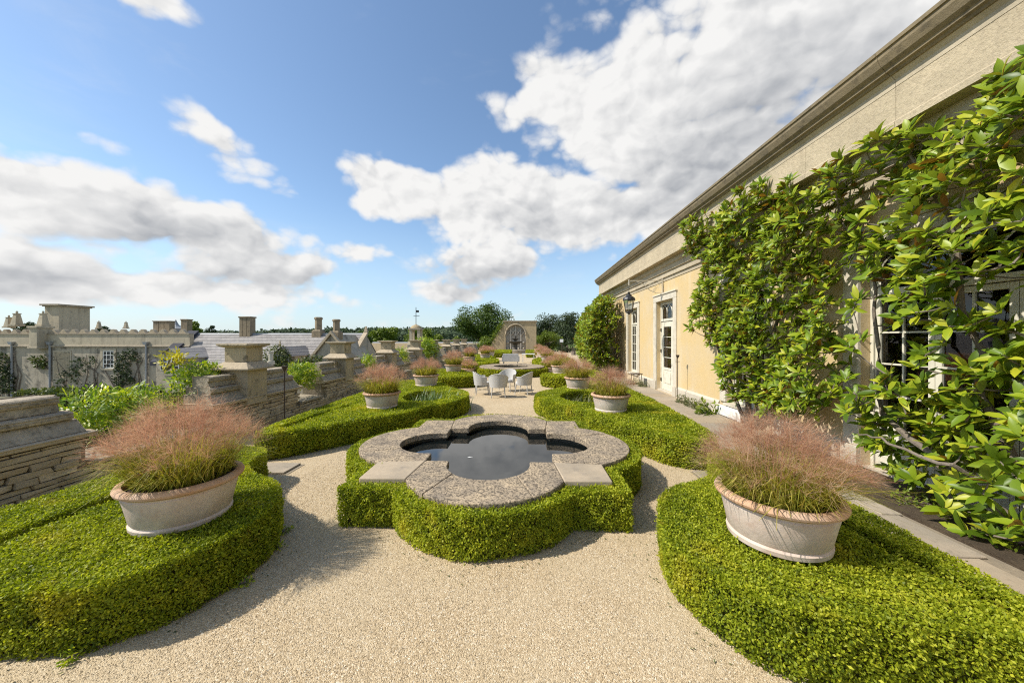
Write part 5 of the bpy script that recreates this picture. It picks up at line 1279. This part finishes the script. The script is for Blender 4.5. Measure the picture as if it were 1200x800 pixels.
for k in (-1.05, -.35, .35, 1.05):
    for s in (-1, 1):
        part('tracery_rib', MB().tube([(ac + k - s * .35, FY + .27, zs - .55), (ac + k - s * .28, FY + .27, zs - .1), (ac + k, FY + .27, zs + .28), (ac + k + s * .35, FY + .27, zs + .75 - .35 * abs(k))], .06, 5), 'tracery_stone', fw)
    for zz in (zs - 1.1, zs - 1.9): part('foliate_boss', MB().lathe([(.02, zz - .22), (.2, zz), (.02, zz + .22)], 6, (ac + k, FY + .32)), 'tracery_stone', fw)
bz = gy(577, 404, FY)[1]; bx = gy(575, 404, FY)[0]
part('buttress_wall', MB().add([(bx, FY + .05, 0), (fX0 - .001, FY + .05, 0), (fX0 - .001, FY + .05, fZ - .1), (bx, FY + .05, bz), (bx, FY + .5, 0), (fX0 - .001, FY + .5, 0), (fX0 - .001, FY + .5, fZ - .1), (bx, FY + .5, bz)], [(0, 1, 2, 3), (7, 6, 5, 4), (3, 2, 6, 7), (0, 3, 7, 4)]), 'far_stone', fw)
part('plinth_step', MB().box(fX0 - 1.2, fX1 + .6, FY - .9, FY - .01, 0, .32), 'coping', fw)
def climb_line(p0, p1, n, L, mat, label):
    t = rng.random((n, 1)); P = np.array(p0) * (1 - t) + np.array(p1) * t + rng.normal(0, 1, (n, 3)) * np.array((.22, .15, .18))
    rt = root('ivy', tuple(p0), label, 'ivy'); N = unit(rng.normal(0, 1, (n, 3)) + np.array((-.3, -.5, .8)))
    o = link('leaves', np_mesh('leaves', leaf_quads(P, N, L, L * .6), 4, mat, rng.random(n)), rt); tag(o, kind='stuff')
    part('stems', MB().tube([p0, p1], [.05, .02], 6), 'bark', rt)
climb_line((bx - .2, FY + .2, bz), (fX0, FY + .2, fZ - .05), 1100, .2, 'tree_leaf_bright', 'ivy creeping down the sloping shoulder of the fountain wall')
fo = root('fountain', (ac, FY - 2.4, 0), 'dark stone tiered fountain in front of the tracery arch', 'fountain')
part('pool_curb', MB().lathe([(1.5, 0), (1.5, .45), (1.42, .5), (1.15, .5), (1.12, .3), (.3, .3)], 24, (ac, FY - 2.4)), 'coping', fo, True)
part('pedestal', MB().lathe([(.45, .3), (.30, .5), (.24, 1.0), (.32, 1.2)], 12, (ac, FY - 2.4)), 'old_bronze', fo, True)
part('bowl', MB().lathe([(.25, 1.2), (.75, 1.38), (.92, 1.55), (.88, 1.58), (.6, 1.45), (.2, 1.4)], 24, (ac, FY - 2.4)), 'old_bronze', fo, True)
part('finial', MB().lathe([(.2, 1.4), (.16, 1.7), (.42, 1.85), (.45, 1.92), (.1, 1.95), (.13, 2.2), (.02, 2.4)], 16, (ac, FY - 2.4)), 'old_bronze', fo, True)

# garden furniture beyond the round pool
bn = root('garden_bench', (-.95, 27.2, 0), 'grey woven garden bench seen from behind beyond the round pool', 'bench')
part('seat', MB().box(-1.55, -.35, 27.2, 27.85, .22, .42), 'grey_wicker', bn, bevel=.02); part('backrest', MB().box(-1.55, -.35, 27.1, 27.2, .18, .80), 'grey_wicker', bn, bevel=.02)
for x in (-1.62, -.35): part('armrest', MB().box(x, x + .07, 27.1, 27.85, .18, .6), 'grey_wicker', bn)
for x in (-1.5, -.42):
    for yy in (27.16, 27.78): part('leg', MB().box(x - .03, x + .03, yy - .03, yy + .03, 0, .2), 'grey_wicker', bn)
bn2 = copy_tree(bn); bn2.location = (-.2, 30.4, 0); bn2['label'] = 'grey woven garden bench farther back, before the fountain'
tb2 = root('white_table', (.35, 28.8, 0), 'low white garden table beside the woven benches', 'table')
part('table_top', MB().box(-.1, .95, 28.5, 29.2, .68, .73), 'white_paint', tb2, bevel=.01)
for x in (-.02, .87):
    for yy in (28.58, 29.12): part('leg', MB().box(x - .03, x + .03, yy - .03, yy + .03, 0, .68), 'white_paint', tb2)
sg = root('white_sign', (gy(658, 395, 46)[0], 46, 0), 'small blank white sign on a thin post among the shrubs', 'sign'); sx_ = gy(658, 395, 46)[0]
part('post', MB().tube([(sx_, 46, 0), (sx_, 46, 1.7)], .03, 6), 'iron', sg); part('panel', MB().box(sx_ - .22, sx_ + .22, 45.95, 45.97, 1.45, 1.85), 'pale_sign', sg)

# ------------------------------------------------------------------ trees
def tree(name, label, base, h, rx, rz, n, L, mat, group=None, trunk=.3, zc=None, lumps=16, cat='tree', gaps=.0, shape=1.0):
    """trunk with limbs, crown of leaf clumps round lump centres"""
    bx_, by_, bz_ = base; rt = root(name, base, label, cat, group); zc = h - rz if zc is None else zc
    c = np.array((bx_, by_, bz_ + zc)); d = unit(rng.normal(0, 1, (lumps, 3))); rad = rng.uniform(.45, .85, (lumps, 1))
    d[:, 2] = d[:, 2] * .9 + .1; C = c + d * rad * np.array((rx, rx, rz)); rl = rng.uniform(.26, .48, lumps) * min(rx, rz)
    mb = MB().tube([(bx_, by_, bz_), (bx_ + .02 * rx, by_, bz_ + zc * .5), (c[0], c[1], c[2])], [trunk, trunk * .75, trunk * .45], 8)
    for i in range(lumps):
        s = np.array((bx_, by_, bz_ + zc * rng.uniform(.45, .95))); mb.tube([tuple(s), tuple((s + C[i]) / 2 + np.array((0, 0, .05 * rz))), tuple(C[i])], [trunk * .4, trunk * .25, trunk * .1], 5, False)
    part('trunk', mb, 'bark', rt)
    i = rng.integers(0, lumps, n); dd = unit(rng.normal(0, 1, (n, 3))); P = C[i] + dd * (rng.random((n, 1)) ** .35) * rl[i][:, None] * np.array((1.15, 1.15, .9))
    P += vnoise(P, 6 / rx, 9)[:, None] * .08 * rx; P[:, 2] = np.maximum(P[:, 2], bz_ + .1)
    N = unit(dd + np.array((0, 0, .6)))
    o = link('crown', np_mesh('crown', leaf_quads(P, N, L, L * .6, .6, .4), 4, mat, np.clip(rng.normal(.45, .22, n) + dd[:, 2] * .12, 0, 1)), rt); tag(o, kind='stuff'); return rt
def at(px, py, Y): x, z = gy(px, py, Y); return x, z
def tree_px(name, label, px, pt, pb, wpx, Y, n, L, mat, gz_=-3.52, **kw):
    x, zt_ = gy(px, pt, Y); zb_ = gy(px, pb, Y)[1]; rx = wpx / 2 / F * Y; rz = (zt_ - zb_) / 2 * 1.02
    return tree(name, label, (x, Y, gz_), zt_ - gz_, rx, rz, n, L, mat, **kw)
tree_px('broadleaf_tree', 'large round dark green tree standing behind the fountain wall shoulder', 564, 354, 404, 66, 72, 16000, .34, 'tree_leaf', lumps=30, trunk=.4)
tree_px('broadleaf_tree', 'round bright green tree left of the stone cupola, beyond the stable roof', 452, 382, 408, 36, 110, 5000, .6, 'tree_leaf_bright', lumps=16)
tree_px('broadleaf_tree', 'bright green tree directly behind the stone cupola', 494, 383, 408, 44, 125, 5000, .65, 'tree_leaf_bright', lumps=18)
tree_px('broadleaf_tree', 'low spreading green tree between the cupola and the fountain wall', 522, 391, 410, 40, 100, 3500, .55, 'tree_leaf_bright', lumps=14)
tree_px('broadleaf_tree', 'dark tree behind the slate house gable', 428, 387, 405, 30, 120, 3000, .6, 'tree_leaf', lumps=12)
tree_px('broadleaf_tree', 'bright bushy treetop behind the single rear stack', 230, 379, 395, 24, 70, 2500, .4, 'tree_leaf_bright', lumps=10)
tree_px('broadleaf_tree', 'small dark ball shaped treetop above the slate ridge', 247, 382, 394, 10, 75, 1500, .25, 'tree_leaf_dark', lumps=8)
tree_px('broadleaf_tree', 'distant dark treetop between the parapet finials', 125, 381, 395, 20, 120, 1500, .5, 'tree_leaf_dark', lumps=8)
tree_px('broadleaf_tree', 'distant dark treetop beside the corner finial', 28, 377, 392, 20, 120, 1500, .5, 'tree_leaf_dark', lumps=8)
tree_px('conifer_tree', 'dark drooping tree beyond the fountain wall', 641, 369, 410, 40, 62, 9000, .26, 'tree_leaf_dark', gz_=-.02, lumps=26)
tree_px('conifer_tree', 'tall dark drooping tree between fountain wall and corner magnolia', 668, 364, 412, 44, 58, 11000, .26, 'tree_leaf_dark', gz_=-.02, lumps=28)
tree_px('conifer_tree', 'dark tree hidden mostly behind the corner magnolia', 700, 372, 414, 50, 66, 5000, .3, 'tree_leaf_dark', gz_=-.02, lumps=20)
tree_px('garden_shrub', 'rounded yellow green shrub right of the fountain wall', 642, 385, 415, 34, 53, 5000, .2, 'tree_leaf_bright', gz_=-.02, lumps=18, cat='shrub')
tree_px('garden_shrub', 'yellow green shrub at the foot of the fountain wall shoulder', 568, 393, 415, 26, 49.6, 3600, .2, 'tree_leaf_bright', gz_=-.02, lumps=14, cat='shrub')
tree_px('garden_shrub', 'dark low shrub behind the white sign', 663, 398, 415, 26, 49, 2500, .16, 'tree_leaf_dark', gz_=-.02, lumps=12, cat='shrub')
tree_px('garden_shrub', 'pale flowering shrub beside the corner magnolia', 672, 402, 412, 12, 42, 900, .12, 'iris_leaf', gz_=-.02, lumps=8, cat='shrub')

# far woods along the skyline, one mass
def woods():
    Q = []; R_ = []
    for (p0, p1, pt0, pt1, pb, Y, n, L) in ((318, 560, 386.5, 384, 400, 420, 9000, 3.4), (400, 600, 390, 389, 400, 300, 6000, 2.4), (300, 345, 388.5, 387, 400, 520, 1500, 3.4), (-60, 330, 390, 388.5, 399, 480, 7000, 3.6), (600, 760, 388, 388, 400, 300, 3000, 2.6), (700, 1300, 388, 384, 400, 420, 5000, 3.6)):
        x0, x1 = gy(p0, 390, Y)[0], gy(p1, 390, Y)[0]; X = rng.uniform(x0, x1, n); t = (X - x0) / (x1 - x0)
        zt_ = EYE + (HY - (pt0 + (pt1 - pt0) * t)) / F * Y; P0 = np.stack([X, np.zeros(n), np.zeros(n)], 1)
        top = zt_ + vnoise(P0, .12, 3) * 3.0 + vnoise(P0, .5, 4) * 1.4; Z = LOW + (top - LOW) * rng.random(n) ** .6; YY = Y + rng.uniform(0, 30, n)
        P = np.stack([X, YY, Z], 1); N = unit(np.stack([rng.normal(-.2, .5, n), np.full(n, -.7), rng.uniform(.2, 1, n)], 1)); Q.append(leaf_quads(P, N, L, L * .8, .4, .3)); R_.append(rng.random(n))
    o = link('woodland', np_mesh('woodland', np.concatenate(Q), 4, 'far_leaf', np.concatenate(R_))); tag(o, 'distant belt of dark woods along the skyline', 'woodland', kind='stuff')
woods()
